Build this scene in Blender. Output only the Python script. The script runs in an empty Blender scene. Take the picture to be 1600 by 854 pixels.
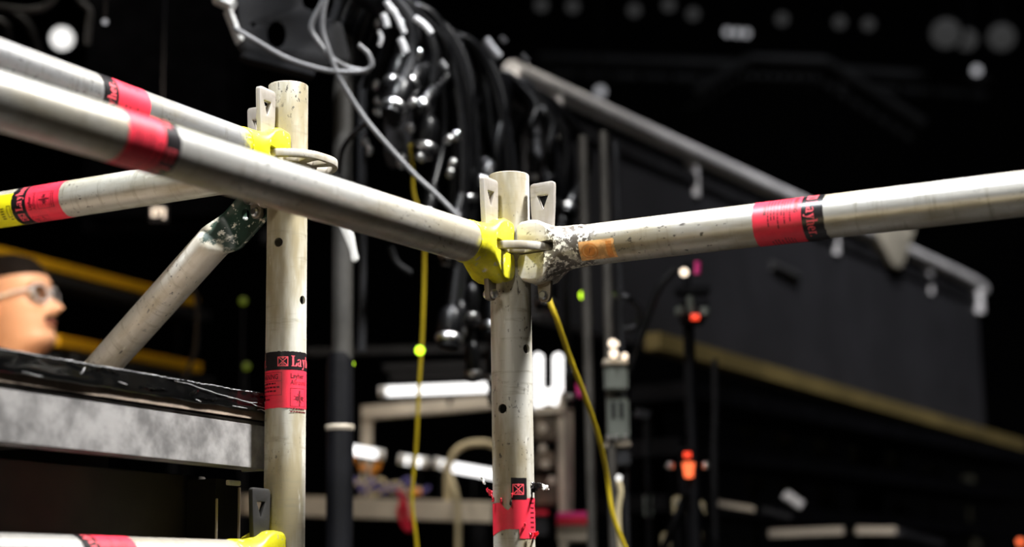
import bpy, bmesh, math, random
from mathutils import Vector, Matrix, noise
random.seed(7)
S = bpy.context.scene
COL = S.collection
PI = math.pi
F_PX, W_PX, H_PX = 2700.0, 1600, 854

# ------------------------------------------------------------------ camera, world, lights, exposure
TH, ROLL = math.radians(10.6), -0.015
CAM0 = Vector((0, 0, 1.05))
FWD = Vector((0, math.cos(TH), math.sin(TH)))
_R = Vector((1, 0, 0)); _U = _R.cross(FWD)
_c, _s = math.cos(ROLL), math.sin(ROLL)
RT = (_R * _c + _U * _s).normalized(); UP = (_U * _c - _R * _s).normalized()
cd = bpy.data.cameras.new('camera'); cam = bpy.data.objects.new('camera', cd); COL.objects.link(cam)
m = Matrix((RT, UP, -FWD)).transposed().to_4x4(); m.translation = CAM0; cam.matrix_world = m
cd.sensor_width = 36; cd.lens = F_PX / 1600 * 36; cd.clip_start = .05; cd.clip_end = 100
cd.dof.use_dof = True; cd.dof.focus_distance = 2.07; cd.dof.aperture_fstop = 2.9
S.camera = cam
S.view_settings.view_transform = 'Standard'; S.view_settings.look = 'None'
S.view_settings.gamma = 1; S.view_settings.use_curve_mapping = False
S.view_settings.exposure = 0.0

wd = bpy.data.worlds.new('world'); S.world = wd; wd.use_nodes = True
wd.node_tree.nodes['Background'].inputs[0].default_value = (.9, .95, 1, 1)
wd.node_tree.nodes['Background'].inputs[1].default_value = .006


def area(name, loc, target, size, watts, color=(1, 1, 1), sy=None, spread=180):
    l = bpy.data.lights.new(name, 'AREA'); l.energy = watts; l.color = color; l.size = size
    if sy: l.shape = 'RECTANGLE'; l.size_y = sy
    l.spread = math.radians(spread)
    o = bpy.data.objects.new(name, l); COL.objects.link(o); o.location = loc
    o.rotation_euler = (Vector(target) - Vector(loc)).to_track_quat('-Z', 'Y').to_euler()
    return o


area('work_light_key', (1.6, 1.95, 4.2), (0, 2.05, 1.45), .35, 52, (1, .99, .97), spread=55)
area('work_light_overhead', (-.80, .95, 4.5), (-.15, 2.0, 1.4), .22, 36, (.93, .96, 1), spread=60)
area('hall_lamp_front', (-.9, -.9, 2.8), (-.3, 2.0, 1.35), .4, 1.9, (1, .96, .88), spread=50)
area('warm_floor_bounce', (-1.2, .1, .5), (-.1, 2.0, 1.5), .9, 1.4, (1, .80, .48), spread=90)  # added low fill standing in for warm bounce off the floor
area('cable_fill', (.2, 2.9, 4.8), (-.2, 3.3, 2.2), .3, 9, (.93, .95, 1), spread=45)  # unseen local light, added to pick out the cable bunch
area('balcony_fill', (1.6, 3.4, 5.8), (2.8, 6, 2.5), 1.4, 84, (.98, .96, 1), spread=80)  # added light with no visible source, aimed at rail and parapet
area('backstage_fill', (-.2, 3.4, 3.6), (-.1, 5, 1.4), .5, 7, (1, .93, .84), spread=80)  # unseen light added for the table area
area('person_light', (-.35, 2.9, 2.5), (-1.1, 4.0, 1.7), .2, 2.6, (1, .80, .62), spread=45)
area('stair_fill', (-1.6, 4.1, 3.6), (-1.1, 5.0, 1.9), .3, 8, (1, .93, .8), spread=60)  # added, unseen: brightens the yellow edge strips
area('person_warm_light', (-1.25, 3.2, 1.40), (-1.15, 3.95, 1.62), .12, .35, (1, .55, .18), spread=80)


# ------------------------------------------------------------------ projection helpers
def P(x, y, d):
    return CAM0 + FWD * d + RT * ((x - 800) / F_PX * d) + UP * ((427 - y) / F_PX * d)


def PZ(x, y, z):
    v = FWD + RT * ((x - 800) / F_PX) + UP * ((427 - y) / F_PX)
    return CAM0 + v * ((z - CAM0.z) / v.z)


def depth(p): return (Vector(p) - CAM0).dot(FWD)


def px(p):
    q = Vector(p) - CAM0; d = q.dot(FWD)
    return 800 + F_PX * q.dot(RT) / d, 427 - F_PX * q.dot(UP) / d


# ------------------------------------------------------------------ materials
def newmat(name):
    m = bpy.data.materials.new(name); m.use_nodes = True
    nt = m.node_tree; b = nt.nodes['Principled BSDF']
    return m, nt, b


def N(nt, t, **kw):
    n = nt.nodes.new(t)
    for k, v in kw.items():
        if k.startswith('i_'): n.inputs[k[2:].replace('_', ' ')].default_value = v
        else: setattr(n, k, v)
    return n


def mixc(nt, f, a, b):
    n = nt.nodes.new('ShaderNodeMix'); n.data_type = 'RGBA'
    for s, v in ((n.inputs[0], f), (n.inputs[6], a), (n.inputs[7], b)):
        if hasattr(v, 'links'): nt.links.new(v, s)
        elif isinstance(v, tuple): s.default_value = (*v[:3], 1)
        else: s.default_value = v
    return n.outputs[2]


def math_n(nt, op, a, b=0.0, clamp=False):
    n = nt.nodes.new('ShaderNodeMath'); n.operation = op; n.use_clamp = clamp
    for i, v in enumerate((a, b)):
        if hasattr(v, 'links'): nt.links.new(v, n.inputs[i])
        else: n.inputs[i].default_value = v
    return n.outputs[0]


def ramp(nt, v, a, b):
    n = nt.nodes.new('ShaderNodeMapRange'); n.interpolation_type = 'SMOOTHSTEP'
    nt.links.new(v, n.inputs[0]); n.inputs[1].default_value = a; n.inputs[2].default_value = b
    return n.outputs[0]


def noise_n(nt, co, scale, detail=3, rough=.5, stretch=(1, 1, 1), off=0):
    mp = N(nt, 'ShaderNodeMapping'); mp.inputs['Scale'].default_value = stretch
    mp.inputs['Location'].default_value = (off, off * .7, off * .3)
    nt.links.new(co, mp.inputs[0])
    n = N(nt, 'ShaderNodeTexNoise'); n.inputs['Scale'].default_value = scale
    n.inputs['Detail'].default_value = detail; n.inputs['Roughness'].default_value = rough
    nt.links.new(mp.outputs[0], n.inputs['Vector'])
    return n.outputs['Fac']


def simple(name, col, rough=.5, metal=0.0, var=.25, scale=14, bump=0.0, coat=0.0, spec=.5):
    m, nt, b = newmat(name)
    co = N(nt, 'ShaderNodeTexCoord').outputs['Object']
    nz = noise_n(nt, co, scale, 4, .6)
    f = ramp(nt, nz, .35, .68)
    c = mixc(nt, f, tuple(x * (1 - var) for x in col), tuple(min(1, x * (1 + var)) for x in col))
    nt.links.new(c, b.inputs['Base Color'])
    b.inputs['Roughness'].default_value = rough; b.inputs['Metallic'].default_value = metal
    b.inputs['Coat Weight'].default_value = coat
    b.inputs['Specular IOR Level'].default_value = spec
    if bump:
        bp = N(nt, 'ShaderNodeBump'); bp.inputs['Strength'].default_value = bump; bp.inputs['Distance'].default_value = .002
        nt.links.new(noise_n(nt, co, scale * 6, 4, .6), bp.inputs['Height']); nt.links.new(bp.outputs[0], b.inputs['Normal'])
    return m


def glow(name, col, strength):
    m, nt, b = newmat(name)
    b.inputs['Base Color'].default_value = (.01, .01, .01, 1)
    b.inputs['Emission Color'].default_value = (*col, 1); b.inputs['Emission Strength'].default_value = strength
    return m


def tube_mat(name, base, axis='X', seed=0, paint=None, p0=.09, p1=.13, dirt=.5, metal=.35, rough=.42, speck=.62, scrape=None):
    """weathered scaffold tube; paint covers local axis < p0..p1"""
    m, nt, b = newmat(name)
    co = N(nt, 'ShaderNodeTexCoord').outputs['Object']
    st = (.25, 1, 1) if axis == 'X' else (1, 1, .25)
    cross = (3, .5, .5) if axis == 'X' else (.5, .5, 3)
    big = ramp(nt, noise_n(nt, co, 22, 4, .6, st, seed), .38, .66)
    c = mixc(nt, math_n(nt, 'MULTIPLY', big, dirt), base, tuple(x * y for x, y in zip(base, (.50, .43, .29))))
    # streaks around the tube
    stn = ramp(nt, noise_n(nt, co, 40, 4, .65, cross, seed + 3), .52, .75)
    c = mixc(nt, math_n(nt, 'MULTIPLY', stn, dirt * .7), c, tuple(x * y for x, y in zip(base, (.42, .38, .28))))
    # scuffs: small dark specks clustered in patches
    patch = ramp(nt, noise_n(nt, co, 9, 2, .5, (1, 1, 1), seed + 7), .48, .62)
    sp = ramp(nt, noise_n(nt, co, 230, 3, .6, (.6, 1, 1) if axis == 'X' else (1, 1, .6), seed + 11), speck, speck + .06)
    c = mixc(nt, math_n(nt, 'MULTIPLY', math_n(nt, 'MULTIPLY', patch, sp), .85), c, (.035, .03, .028))
    sp2 = ramp(nt, noise_n(nt, co, 95, 2, .5, st, seed + 15), .72, .76)
    c = mixc(nt, math_n(nt, 'MULTIPLY', sp2, .8), c, (.04, .033, .03))
    ch = ramp(nt, noise_n(nt, co, 70, 3, .6, st, seed + 25), .66, .72)
    c = mixc(nt, math_n(nt, 'MULTIPLY', ch, .5), c, tuple(min(1, x * 1.25) for x in base))
    met = metal
    if paint:
        sx = N(nt, 'ShaderNodeSeparateXYZ'); nt.links.new(co, sx.inputs[0])
        ax = sx.outputs['X' if axis == 'X' else 'Z']
        wob = math_n(nt, 'MULTIPLY', math_n(nt, 'SUBTRACT', noise_n(nt, co, 45, 5, .65, (.5, 1, 1), seed + 20), .5), .09)
        msk = math_n(nt, 'SUBTRACT', 1.0, ramp(nt, math_n(nt, 'ADD', ax, wob), p0, p1), True)
        chip = math_n(nt, 'SUBTRACT', 1.0, ramp(nt, noise_n(nt, co, 110, 4, .65, (1, 1, 1), seed + 30), .60, .64))
        msk = math_n(nt, 'MULTIPLY', msk, chip)
        pv = mixc(nt, ramp(nt, noise_n(nt, co, 60, 4, .6), .4, .7), paint, tuple(x * .72 for x in paint))
        c = mixc(nt, msk, c, pv)
        met = math_n(nt, 'MULTIPLY', math_n(nt, 'SUBTRACT', 1.0, msk), metal)
    if scrape:
        sx = N(nt, 'ShaderNodeSeparateXYZ'); nt.links.new(co, sx.inputs[0])
        wob = math_n(nt, 'MULTIPLY', math_n(nt, 'SUBTRACT', noise_n(nt, co, 40, 5, .6, (1, 1, 1), 4), .5), .06)
        msk = math_n(nt, 'SUBTRACT', 1.0, ramp(nt, math_n(nt, 'ADD', sx.outputs['X'], wob), scrape[2], scrape[3]), True)
        msk = math_n(nt, 'MULTIPLY', msk, ramp(nt, math_n(nt, 'ADD', sx.outputs['X'], wob), scrape[0], scrape[1]))
        fl = ramp(nt, noise_n(nt, co, 130, 4, .7, (1, 1, 1), 9), .50, .56)
        msk = math_n(nt, 'MULTIPLY', msk, ramp(nt, noise_n(nt, co, 50, 4, .6, (1, 1, 1), 14), .3, .45))
        c = mixc(nt, msk, c, mixc(nt, fl, (.10, .085, .07), (.82, .78, .70)))
    nt.links.new(c, b.inputs['Base Color'])
    if hasattr(met, 'links'): nt.links.new(met, b.inputs['Metallic'])
    else: b.inputs['Metallic'].default_value = met
    rr = math_n(nt, 'ADD', math_n(nt, 'MULTIPLY', big, .14), rough - .05)
    nt.links.new(rr, b.inputs['Roughness'])
    bp = N(nt, 'ShaderNodeBump'); bp.inputs['Strength'].default_value = .22; bp.inputs['Distance'].default_value = .0012
    nt.links.new(noise_n(nt, co, 120, 4, .6, st, seed), bp.inputs['Height']); nt.links.new(bp.outputs[0], b.inputs['Normal'])
    return m


GALV = (.56, .55, .52)
YEL = (.72, .66, .012)
M = {}
M['std'] = tube_mat('painted_standard_tube', (.57, .555, .505), 'Z', 2, dirt=1.0, metal=.15, rough=.5)
M['std_left'] = tube_mat('painted_standard_tube_left', (.57, .555, .49), 'Z', 12, dirt=1.0, metal=.15, rough=.5, speck=.58)
M['ros'] = tube_mat('rosette_steel', (.46, .43, .38), 'Z', 31, dirt=.7, metal=.2, rough=.55)
M['led_main'] = tube_mat('ledger_tube_yellow_end', GALV, 'X', 5, YEL, .075, .105, dirt=.75, metal=.6, rough=.36)
M['led_back'] = tube_mat('ledger_tube_back', (.42, .42, .425), 'X', 41, YEL, .10, .13, dirt=.8, metal=.65, rough=.34)
M['led_right'] = tube_mat('ledger_tube_scraped_end', (.58, .57, .53), 'X', 61, dirt=.9, metal=.5, rough=.38, scrape=(.05, .06, .105, .125))
M['led_rear'] = tube_mat('ledger_tube_rear', (.58, .57, .5), 'X', 71, dirt=.8, metal=.45)
M['head_yel'] = tube_mat('head_yellow_paint', (.58, .54, .46), 'X', 81, YEL, .30, .4, dirt=.6, metal=.2)
M['head_bare'] = tube_mat('head_scraped', (.54, .51, .45), 'X', 91, dirt=.9, metal=.25, scrape=(.05, .066, .12, .14))
M['wedge'] = tube_mat('wedge_steel', (.36, .33, .30), 'Z', 101, dirt=.8, metal=.35, rough=.5)
M['wedge_dark'] = simple('wedge_dark_steel', (.022, .021, .02), .5, .2)
M['brace'] = tube_mat('brace_tube_shaded_green_end', (.84, .81, .72), 'X', 111, (.018, .045, .03), .074, .088, dirt=.8, metal=.2)  # end colour mixes green paint with the ledger's shadow
M['zinc'] = simple('zinc_bolt', (.6, .6, .6), .28, .9)
M['red'] = simple('red_sticker', (.84, .032, .065), .42, 0, .07, 60)
M['redtxt'] = simple('red_print', (.93, .10, .13), .45, 0, .05)
M['blk'] = simple('black_sticker_band', (.012, .010, .011), .3, 0, .3)
M['ink'] = simple('dark_print', (.12, .006, .012), .45, 0, .2)
M['ystk'] = simple('yellow_sticker', (.80, .74, .01), .4, 0, .06)
M['orange_stk'] = simple('orange_sticker', (.78, .40, .14), .5, 0, .3, 90)
M['orange_dk'] = simple('orange_print', (.70, .26, .05), .5, 0, .2, 90)
M['hole'] = simple('inside_of_tube', (.02, .018, .015), .8)
M['alu'] = simple('worn_aluminium', (.29, .28, .275), .45, .45, .42, 19, .2)
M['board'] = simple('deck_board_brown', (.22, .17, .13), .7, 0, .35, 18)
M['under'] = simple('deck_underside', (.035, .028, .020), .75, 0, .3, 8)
M['film'] = simple('black_plastic_film', (.003, .003, .003), .12, 0, .2, 30, spec=.25)
M['glint_line'] = simple('painted_film_glint', (.55, .55, .56), .3, 0, .35, 200, spec=1.0)  # pale base colour paints the glints along the film
M['rubber'] = simple('black_rubber', (.004, .004, .0045), .33, 0, .3, 30, spec=.35)
M['rubber_gr'] = simple('grey_rubber', (.13, .13, .135), .4, 0, .2, 30)
M['blackmet'] = simple('black_metal', (.004, .004, .005), .5, 0, .3, spec=.14)
M['greymet'] = simple('dark_grey_metal', (.020, .020, .022), .6, .1, .25, 8, spec=.3)
M['polegrey'] = simple('brownish_grey_pole', (.075, .068, .058), .5, .3, .3, 6)
M['polegrey2'] = simple('brown_grey_pole_dim', (.045, .042, .037), .55, .2, .3, 6)
M['panel2'] = simple('grey_case_panel', (.05, .05, .056), .7)
M['panel'] = simple('dark_panel', (.026, .026, .030), .65, 0, .18, 3)
M['railgrey'] = simple('light_grey_rail', (.80, .79, .78), .5, .05, .12, 4)
M['railbeige'] = simple('beige_gusset', (.80, .74, .58), .5, .1, .15, 4)
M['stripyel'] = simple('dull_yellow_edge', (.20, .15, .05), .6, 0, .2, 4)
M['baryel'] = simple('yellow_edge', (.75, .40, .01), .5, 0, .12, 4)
M['cabyel'] = simple('yellow_cable', (.40, .29, .006), .5, 0, .1, 20)
M['cabbeige'] = simple('beige_cable', (.60, .50, .30), .5, 0, .15, 20)
M['cabpurple'] = simple('purple_cable', (.12, .10, .34), .4, 0, .2, 20)
M['beige'] = simple('beige_metal', (.55, .48, .38), .5, .1, .15, 8)
M['brownbits'] = simple('brown_equipment', (.12, .09, .06), .6, 0, .5, 20)
M['greengrey'] = simple('green_grey_case', (.12, .13, .11), .5, .1, .15, 10)
M['orange'] = simple('orange_plastic', (.85, .30, .02), .4, 0, .1)
M['redpl'] = simple('red_plastic', (.70, .02, .05), .4, 0, .15)
M['pink'] = simple('pink_tape', (.8, .05, .28), .5, 0, .1)
M['whitepl'] = simple('white_plastic', (.85, .84, .80), .5, 0, .08)
M['chrome'] = simple('chrome', (.8, .8, .8), .3, 1, .05)
M['skin'] = simple('skin', (.66, .37, .23), .5, 0, .10, 9)
M['hair'] = simple('dark_hair', (.006, .004, .003), .8, 0, .3, 60, spec=.1)
M['cloth'] = simple('black_cloth', (.004, .004, .005), .9, 0, .3, 40, spec=.1)
M['lens'] = simple('lens_white', (.6, .62, .66), .25, .1, .05)
M['wall'] = simple('dark_hall_wall', (.010, .010, .011), .85, 0, .3, 1)
M['floor'] = simple('dark_stage_floor', (.010, .009, .008), .7, 0, .3, 2)
M['truss'] = simple('dim_truss', (.05, .05, .05), .6, .2, .2, 3)
M['lamp_white'] = glow('lamp_white', (1, .98, .95), 1.5)
M['white_glow'] = glow('white_glow', (1, .98, .96), 2.2)
M['lamp_warm'] = glow('lamp_warm', (1, .82, .62), 2.4)
M['lamp_dim'] = glow('lamp_dim', (.9, .9, .95), .45)
M['lamp_faint'] = glow('lamp_faint', (.9, .9, .9), .035)
M['led_green'] = glow('led_green', (.55, .9, .02), 3.5)
M['led_dimgreen'] = glow('led_dim_green', (.45, .6, .02), .16)
M['led_orange'] = glow('led_orange', (1, .16, .05), 1.8)
M['led_red'] = glow('led_red', (1, .06, .02), 1.6)


# ------------------------------------------------------------------ mesh helpers
def mesh_from_bm(name, bm, smooth=True, angle=40):
    me = bpy.data.meshes.new(name)
    bmesh.ops.recalc_face_normals(bm, faces=bm.faces[:])
    for e in bm.edges:
        if len(e.link_faces) == 2 and e.calc_face_angle(0) > math.radians(angle): e.smooth = False
    for f in bm.faces: f.smooth = smooth
    bm.to_mesh(me); bm.free()
    return me


def empty(name, loc, label, cat, group=None, mat=None):
    o = bpy.data.objects.new(name, None); COL.objects.link(o); o.empty_display_size = .05
    o.matrix_world = mat if mat is not None else Matrix.Translation(loc)
    o['label'] = label; o['category'] = cat
    if group: o['group'] = group
    return o


def part(name, me, mat, parent, world=True, label=None):
    """world=True: mesh is in world coordinates"""
    if world:
        top = parent
        me.transform(parent.matrix_world.inverted())
    o = bpy.data.objects.new(name, me); COL.objects.link(o)
    me.materials.append(mat); o.parent = parent
    if label: o['label'] = label
    return o


def sub(name, me, mat, part_o, label=None):
    """sub-part, mesh in the same local space as the part (parts have identity local transforms)"""
    o = bpy.data.objects.new(name, me); COL.objects.link(o)
    me.materials.append(mat); o.parent = part_o
    if label: o['label'] = label
    return o


def single(name, me, mat, label, cat, group=None, kind=None):
    """a top-level thing made of a single mesh given in world coordinates: origin moved to its base"""
    if me.vertices:
        xs = [v.co for v in me.vertices]
        c = sum(xs, Vector()) / len(xs); c.z = min(v.z for v in xs)
    else: c = Vector()
    me.transform(Matrix.Translation(-c))
    o = bpy.data.objects.new(name, me); COL.objects.link(o); me.materials.append(mat); o.location = c
    if label: o['label'] = label
    if cat: o['category'] = cat
    if group: o['group'] = group
    if kind: o['kind'] = kind
    return o


def apply_mods(me, mods):
    o = bpy.data.objects.new('tmp', me); COL.objects.link(o)
    others = []
    for typ, kw in mods:
        md = o.modifiers.new('m', typ)
        for k, v in kw.items():
            if k == 'object':
                t = bpy.data.objects.new('tmpb', v); COL.objects.link(t); others.append(t); v = t
            setattr(md, k, v)
    bpy.context.view_layer.update()
    dg = bpy.context.evaluated_depsgraph_get()
    r = bpy.data.meshes.new_from_object(o.evaluated_get(dg))
    for t in [o] + others: bpy.data.objects.remove(t)
    return r


def box_bm(bm, cx, cy, cz, sx, sy, sz, mtx=None):
    r = bmesh.ops.create_cube(bm, size=1.0)
    for v in r['verts']:
        v.co = Vector((cx + v.co.x * sx, cy + v.co.y * sy, cz + v.co.z * sz))
        if mtx is not None: v.co = mtx @ v.co
    return r['verts']


def box(cx, cy, cz, sx, sy, sz, bev=.002, mtx=None):
    bm = bmesh.new(); box_bm(bm, cx, cy, cz, sx, sy, sz, mtx)
    if bev: bmesh.ops.bevel(bm, geom=bm.edges[:], offset=bev, segments=2, affect='EDGES')
    return mesh_from_bm('box', bm)


def boxes(lst, bev=.0):
    bm = bmesh.new()
    for b in lst: box_bm(bm, *b)
    if bev: bmesh.ops.bevel(bm, geom=bm.edges[:], offset=bev, segments=1, affect='EDGES')
    return mesh_from_bm('boxes', bm)


def beam(a, b, w, h, bev=.002, up=Vector((0, 0, 1))):
    """box from a to b, width w (sideways), height h"""
    a, b = Vector(a), Vector(b); x = (b - a); L = x.length; x.normalize()
    y = up.cross(x).normalized(); z = x.cross(y)
    mt = Matrix((x, y, z)).transposed().to_4x4(); mt.translation = (a + b) / 2
    return box(0, 0, 0, L, w, h, min(bev, w * .2, h * .2), mt)


def smooth_pts(pts, n=8):
    pts = [Vector(p) for p in pts]
    if len(pts) < 3: return pts
    q = [pts[0] * 2 - pts[1]] + pts + [pts[-1] * 2 - pts[-2]]
    out = []
    for i in range(1, len(q) - 2):
        for k in range(n):
            t = k / n; a, b, c, d = q[i - 1], q[i], q[i + 1], q[i + 2]
            out.append(.5 * ((2 * b) + (c - a) * t + (2 * a - 5 * b + 4 * c - d) * t * t + (3 * b - a - 3 * c + d) * t ** 3))
    out.append(q[-2]); return out


def sweep(pts, r, seg=12, cap=True, bm=None):
    own = bm is None
    bm = bm or bmesh.new()
    pts = [Vector(p) for p in pts]
    rs = r if isinstance(r, (list, tuple)) else [r] * len(pts)
    t0 = (pts[1] - pts[0]).normalized()
    nrm = t0.orthogonal().normalized(); rings = []
    for i, p in enumerate(pts):
        t = ((pts[min(i + 1, len(pts) - 1)] - pts[max(i - 1, 0)])).normalized()
        nrm = (nrm - t * nrm.dot(t)).normalized(); bn = t.cross(nrm)
        rings.append([bm.verts.new(p + (nrm * math.cos(2 * PI * k / seg) + bn * math.sin(2 * PI * k / seg)) * rs[i]) for k in range(seg)])
    for a, b in zip(rings, rings[1:]):
        for k in range(seg):
            bm.faces.new((a[k], a[(k + 1) % seg], b[(k + 1) % seg], b[k]))
    if cap:
        bm.faces.new(rings[0][::-1]); bm.faces.new(rings[-1])
    return mesh_from_bm('sweep', bm) if own else bm


def lathe(prof, seg=48, axis='Z', mtx=None, closed=False, bm=None):
    """prof: (radius, height) pairs; closed joins last to first"""
    own = bm is None
    bm = bm or bmesh.new(); rings = []
    for r, h in prof:
        ring = []
        for k in range(seg):
            a = 2 * PI * k / seg
            v = Vector((r * math.cos(a), r * math.sin(a), h)) if axis == 'Z' else Vector((h, r * math.cos(a), r * math.sin(a)))
            if mtx is not None: v = mtx @ v
            ring.append(bm.verts.new(v))
        rings.append(ring)
    pr = list(zip(rings, rings[1:])) + ([(rings[-1], rings[0])] if closed else [])
    for a, b in pr:
        for k in range(seg):
            bm.faces.new((a[k], a[(k + 1) % seg], b[(k + 1) % seg], b[k]))
    if not closed:
        if prof[0][0] > 1e-5: bm.faces.new(rings[0])
        if prof[-1][0] > 1e-5: bm.faces.new(rings[-1])
    return mesh_from_bm('lathe', bm) if own else bm


def axis_m(p, d):
    """matrix whose Z axis is along d, at p"""
    q = Vector(d).to_track_quat('Z', 'Y').to_matrix().to_4x4(); q.translation = Vector(p); return q


def plate(outlines, th, bev=0.0):
    """flat plate (XY outlines with holes) of thickness th, mesh centred on z=0"""
    cu = bpy.data.curves.new('c', 'CURVE'); cu.dimensions = '2D'; cu.fill_mode = 'BOTH'
    cu.extrude = max(th / 2 - bev, 0); cu.bevel_depth = bev; cu.bevel_resolution = 1; cu.offset = -bev
    for ol in outlines:
        sp = cu.splines.new('POLY'); sp.points.add(len(ol) - 1)
        for p, q in zip(sp.points, ol): p.co = (q[0], q[1], 0, 1)
        sp.use_cyclic_u = True
    o = bpy.data.objects.new('tmp', cu); COL.objects.link(o); bpy.context.view_layer.update()
    me = bpy.data.meshes.new_from_object(o.evaluated_get(bpy.context.evaluated_depsgraph_get()))
    bpy.data.objects.remove(o)
    bm = bmesh.new(); bm.from_mesh(me); bmesh.ops.remove_doubles(bm, verts=bm.verts[:], dist=1e-6)
    return mesh_from_bm('plate', bm, True, 30)


def circ(cx, cy, r, n=24, ry=None, a0=0):
    ry = ry or r
    return [(cx + r * math.cos(a0 + 2 * PI * k / n), cy + ry * math.sin(a0 + 2 * PI * k / n)) for k in range(n)]


def rounded(pts, r, n=4):
    out = []; L = len(pts)
    for i in range(L):
        a, b, c = Vector(pts[i - 1]), Vector(pts[i]), Vector(pts[(i + 1) % L])
        u = (a - b); v = (c - b); rr = min(r, u.length * .45, v.length * .45)
        p, q = b + u.normalized() * rr, b + v.normalized() * rr
        for k in range(n + 1):
            t = k / n; out.append(tuple((p * (1 - t) ** 2 + b * 2 * t * (1 - t) + q * t * t)))
    return out


# ------------------------------------------------------------------ lettering, wrapped round tubes
def text_mesh(s, size, bold=0.0, squeeze=1.0):
    cu = bpy.data.curves.new('t', 'FONT'); cu.body = s; cu.size = size; cu.offset = bold; cu.resolution_u = 2
    o = bpy.data.objects.new('tmp', cu); COL.objects.link(o); bpy.context.view_layer.update()
    me = bpy.data.meshes.new_from_object(o.evaluated_get(bpy.context.evaluated_depsgraph_get()))
    bpy.data.objects.remove(o)
    for v in me.vertices: v.co.x *= squeeze
    return me


class Flat:
    """collects flat polygons in (s,t)"""
    def __init__(self): self.bm = bmesh.new()

    def poly(self, pts):
        vs = [self.bm.verts.new((p[0], p[1], 0)) for p in pts]
        try: self.bm.faces.new(vs)
        except ValueError: pass

    def rect(self, x0, y0, x1, y1):
        n = max(1, int(abs(x1 - x0) / .003))
        for i in range(n):
            a = x0 + (x1 - x0) * i / n; b = x0 + (x1 - x0) * (i + 1) / n
            self.poly([(a, y0), (b, y0), (b, y1), (a, y1)])

    def line(self, a, b, w):
        a, b = Vector(a), Vector(b); d = (b - a); n = max(1, int(abs(d.x) / .003)); q = Vector((-d.y, d.x)).normalized() * w / 2
        for i in range(n):
            p0 = a + d * i / n; p1 = a + d * (i + 1) / n
            self.poly([p0 - q, p1 - q, p1 + q, p0 + q])

    def frame(self, x0, y0, x1, y1, w):
        self.rect(x0, y0, x1, y0 + w); self.rect(x0, y1 - w, x1, y1)
        self.rect(x0, y0 + w, x0 + w, y1 - w); self.rect(x1 - w, y0 + w, x1, y1 - w)

    def arc(self, cx, cy, rx, ry, ix, iy, a0, a1, n=12):
        for k in range(n):
            a = a0 + (a1 - a0) * k / n; b = a0 + (a1 - a0) * (k + 1) / n
            self.poly([(cx + ix * math.cos(a), cy + iy * math.sin(a)), (cx + rx * math.cos(a), cy + ry * math.sin(a)),
                       (cx + rx * math.cos(b), cy + ry * math.sin(b)), (cx + ix * math.cos(b), cy + iy * math.sin(b))])

    def text(self, s, x, y, size, bold=0.0, squeeze=1.0):
        me = text_mesh(s, size, bold, squeeze)
        off = len(self.bm.verts); self.bm.from_mesh(me); self.bm.verts.ensure_lookup_table()
        for v in self.bm.verts[off:]: v.co.x += x; v.co.y += y


def serif_word(F, x, y, h, word, sq=.78):
    """bold condensed serif lettering drawn from strokes; returns end x"""
    def R(a, b, c, d): F.rect(x + a * h * sq, y + b * h, x + c * h * sq, y + d * h)
    def Pl(pts): F.poly([(x + p[0] * h * sq, y + p[1] * h) for p in pts])
    def A(cx, cy, rx, ry, ix, iy, a0, a1, n=12): F.arc(x + cx * h * sq, y + cy * h, rx * h * sq, ry * h, ix * h * sq, iy * h, a0 * PI, a1 * PI, n)
    for ch in word:
        if ch == 'L':
            R(.12, 0, .34, 1); R(0, .94, .46, 1); R(0, 0, .74, .06); Pl([(.74, 0), (.74, .34), (.68, .34), (.48, .05)]); w = .80
        elif ch == 'a':
            R(.36, .08, .56, .52); A(.26, .50, .30, .20, .12, .14, 0, .9); A(.24, .20, .24, .20, .08, .13, .4, 2.0); R(.5, 0, .66, .08); R(.36, 0, .56, .1); w = .70
        elif ch == 'y':
            Pl([(.06, .68), (.28, .68), (.46, .10), (.34, .0)]); Pl([(.50, .68), (.58, .68), (.30, -.22), (.22, -.22)]); R(0, .64, .36, .69); R(.42, .64, .68, .69)
            A(.16, -.2, .12, .09, .02, .02, 0, 2); w = .68
        elif ch == 'h':
            R(.08, 0, .28, 1); R(0, .94, .28, 1); R(0, 0, .36, .05); A(.40, .48, .22, .20, .05, .13, 0, .85); R(.44, 0, .62, .5); R(.38, 0, .70, .05); w = .74
        elif ch == 'e':
            A(.28, .34, .28, .34, .09, .28, 0.0, 1.78, 20); R(.1, .32, .54, .38); w = .62
        elif ch == 'r':
            R(.08, 0, .28, .68); R(0, .63, .28, .68); R(0, 0, .36, .05); A(.38, .50, .18, .19, .04, .08, .2, 1); w = .58
        elif ch == '.':
            A(.1, .09, .1, .09, .001, .001, 0, 2, 10); w = .34
        else: w = .4
        x += w * h * sq
    return x


def scaffold_logo(F, x, y, w):
    """square frame with crossing braces, a dot above and small uprights below"""
    F.frame(x, y, x + w, y + w * .93, w * .085)
    F.line((x + w * .04, y + w * .9), (x + w * .96, y + w * .05), w * .085)
    F.line((x + w * .96, y + w * .9), (x + w * .04, y + w * .05), w * .085)
    F.arc(x + w / 2, y + w * .83, w * .13, w * .13, .0001, .0001, 0, 2 * PI, 12)
    for q in (.36, .5, .64): F.line((x + w * q, y + w * .02), (x + w * (q * .5 + .25), y + w * .34), w * .05)


TR = .02415   # scaffold tube radius


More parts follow.
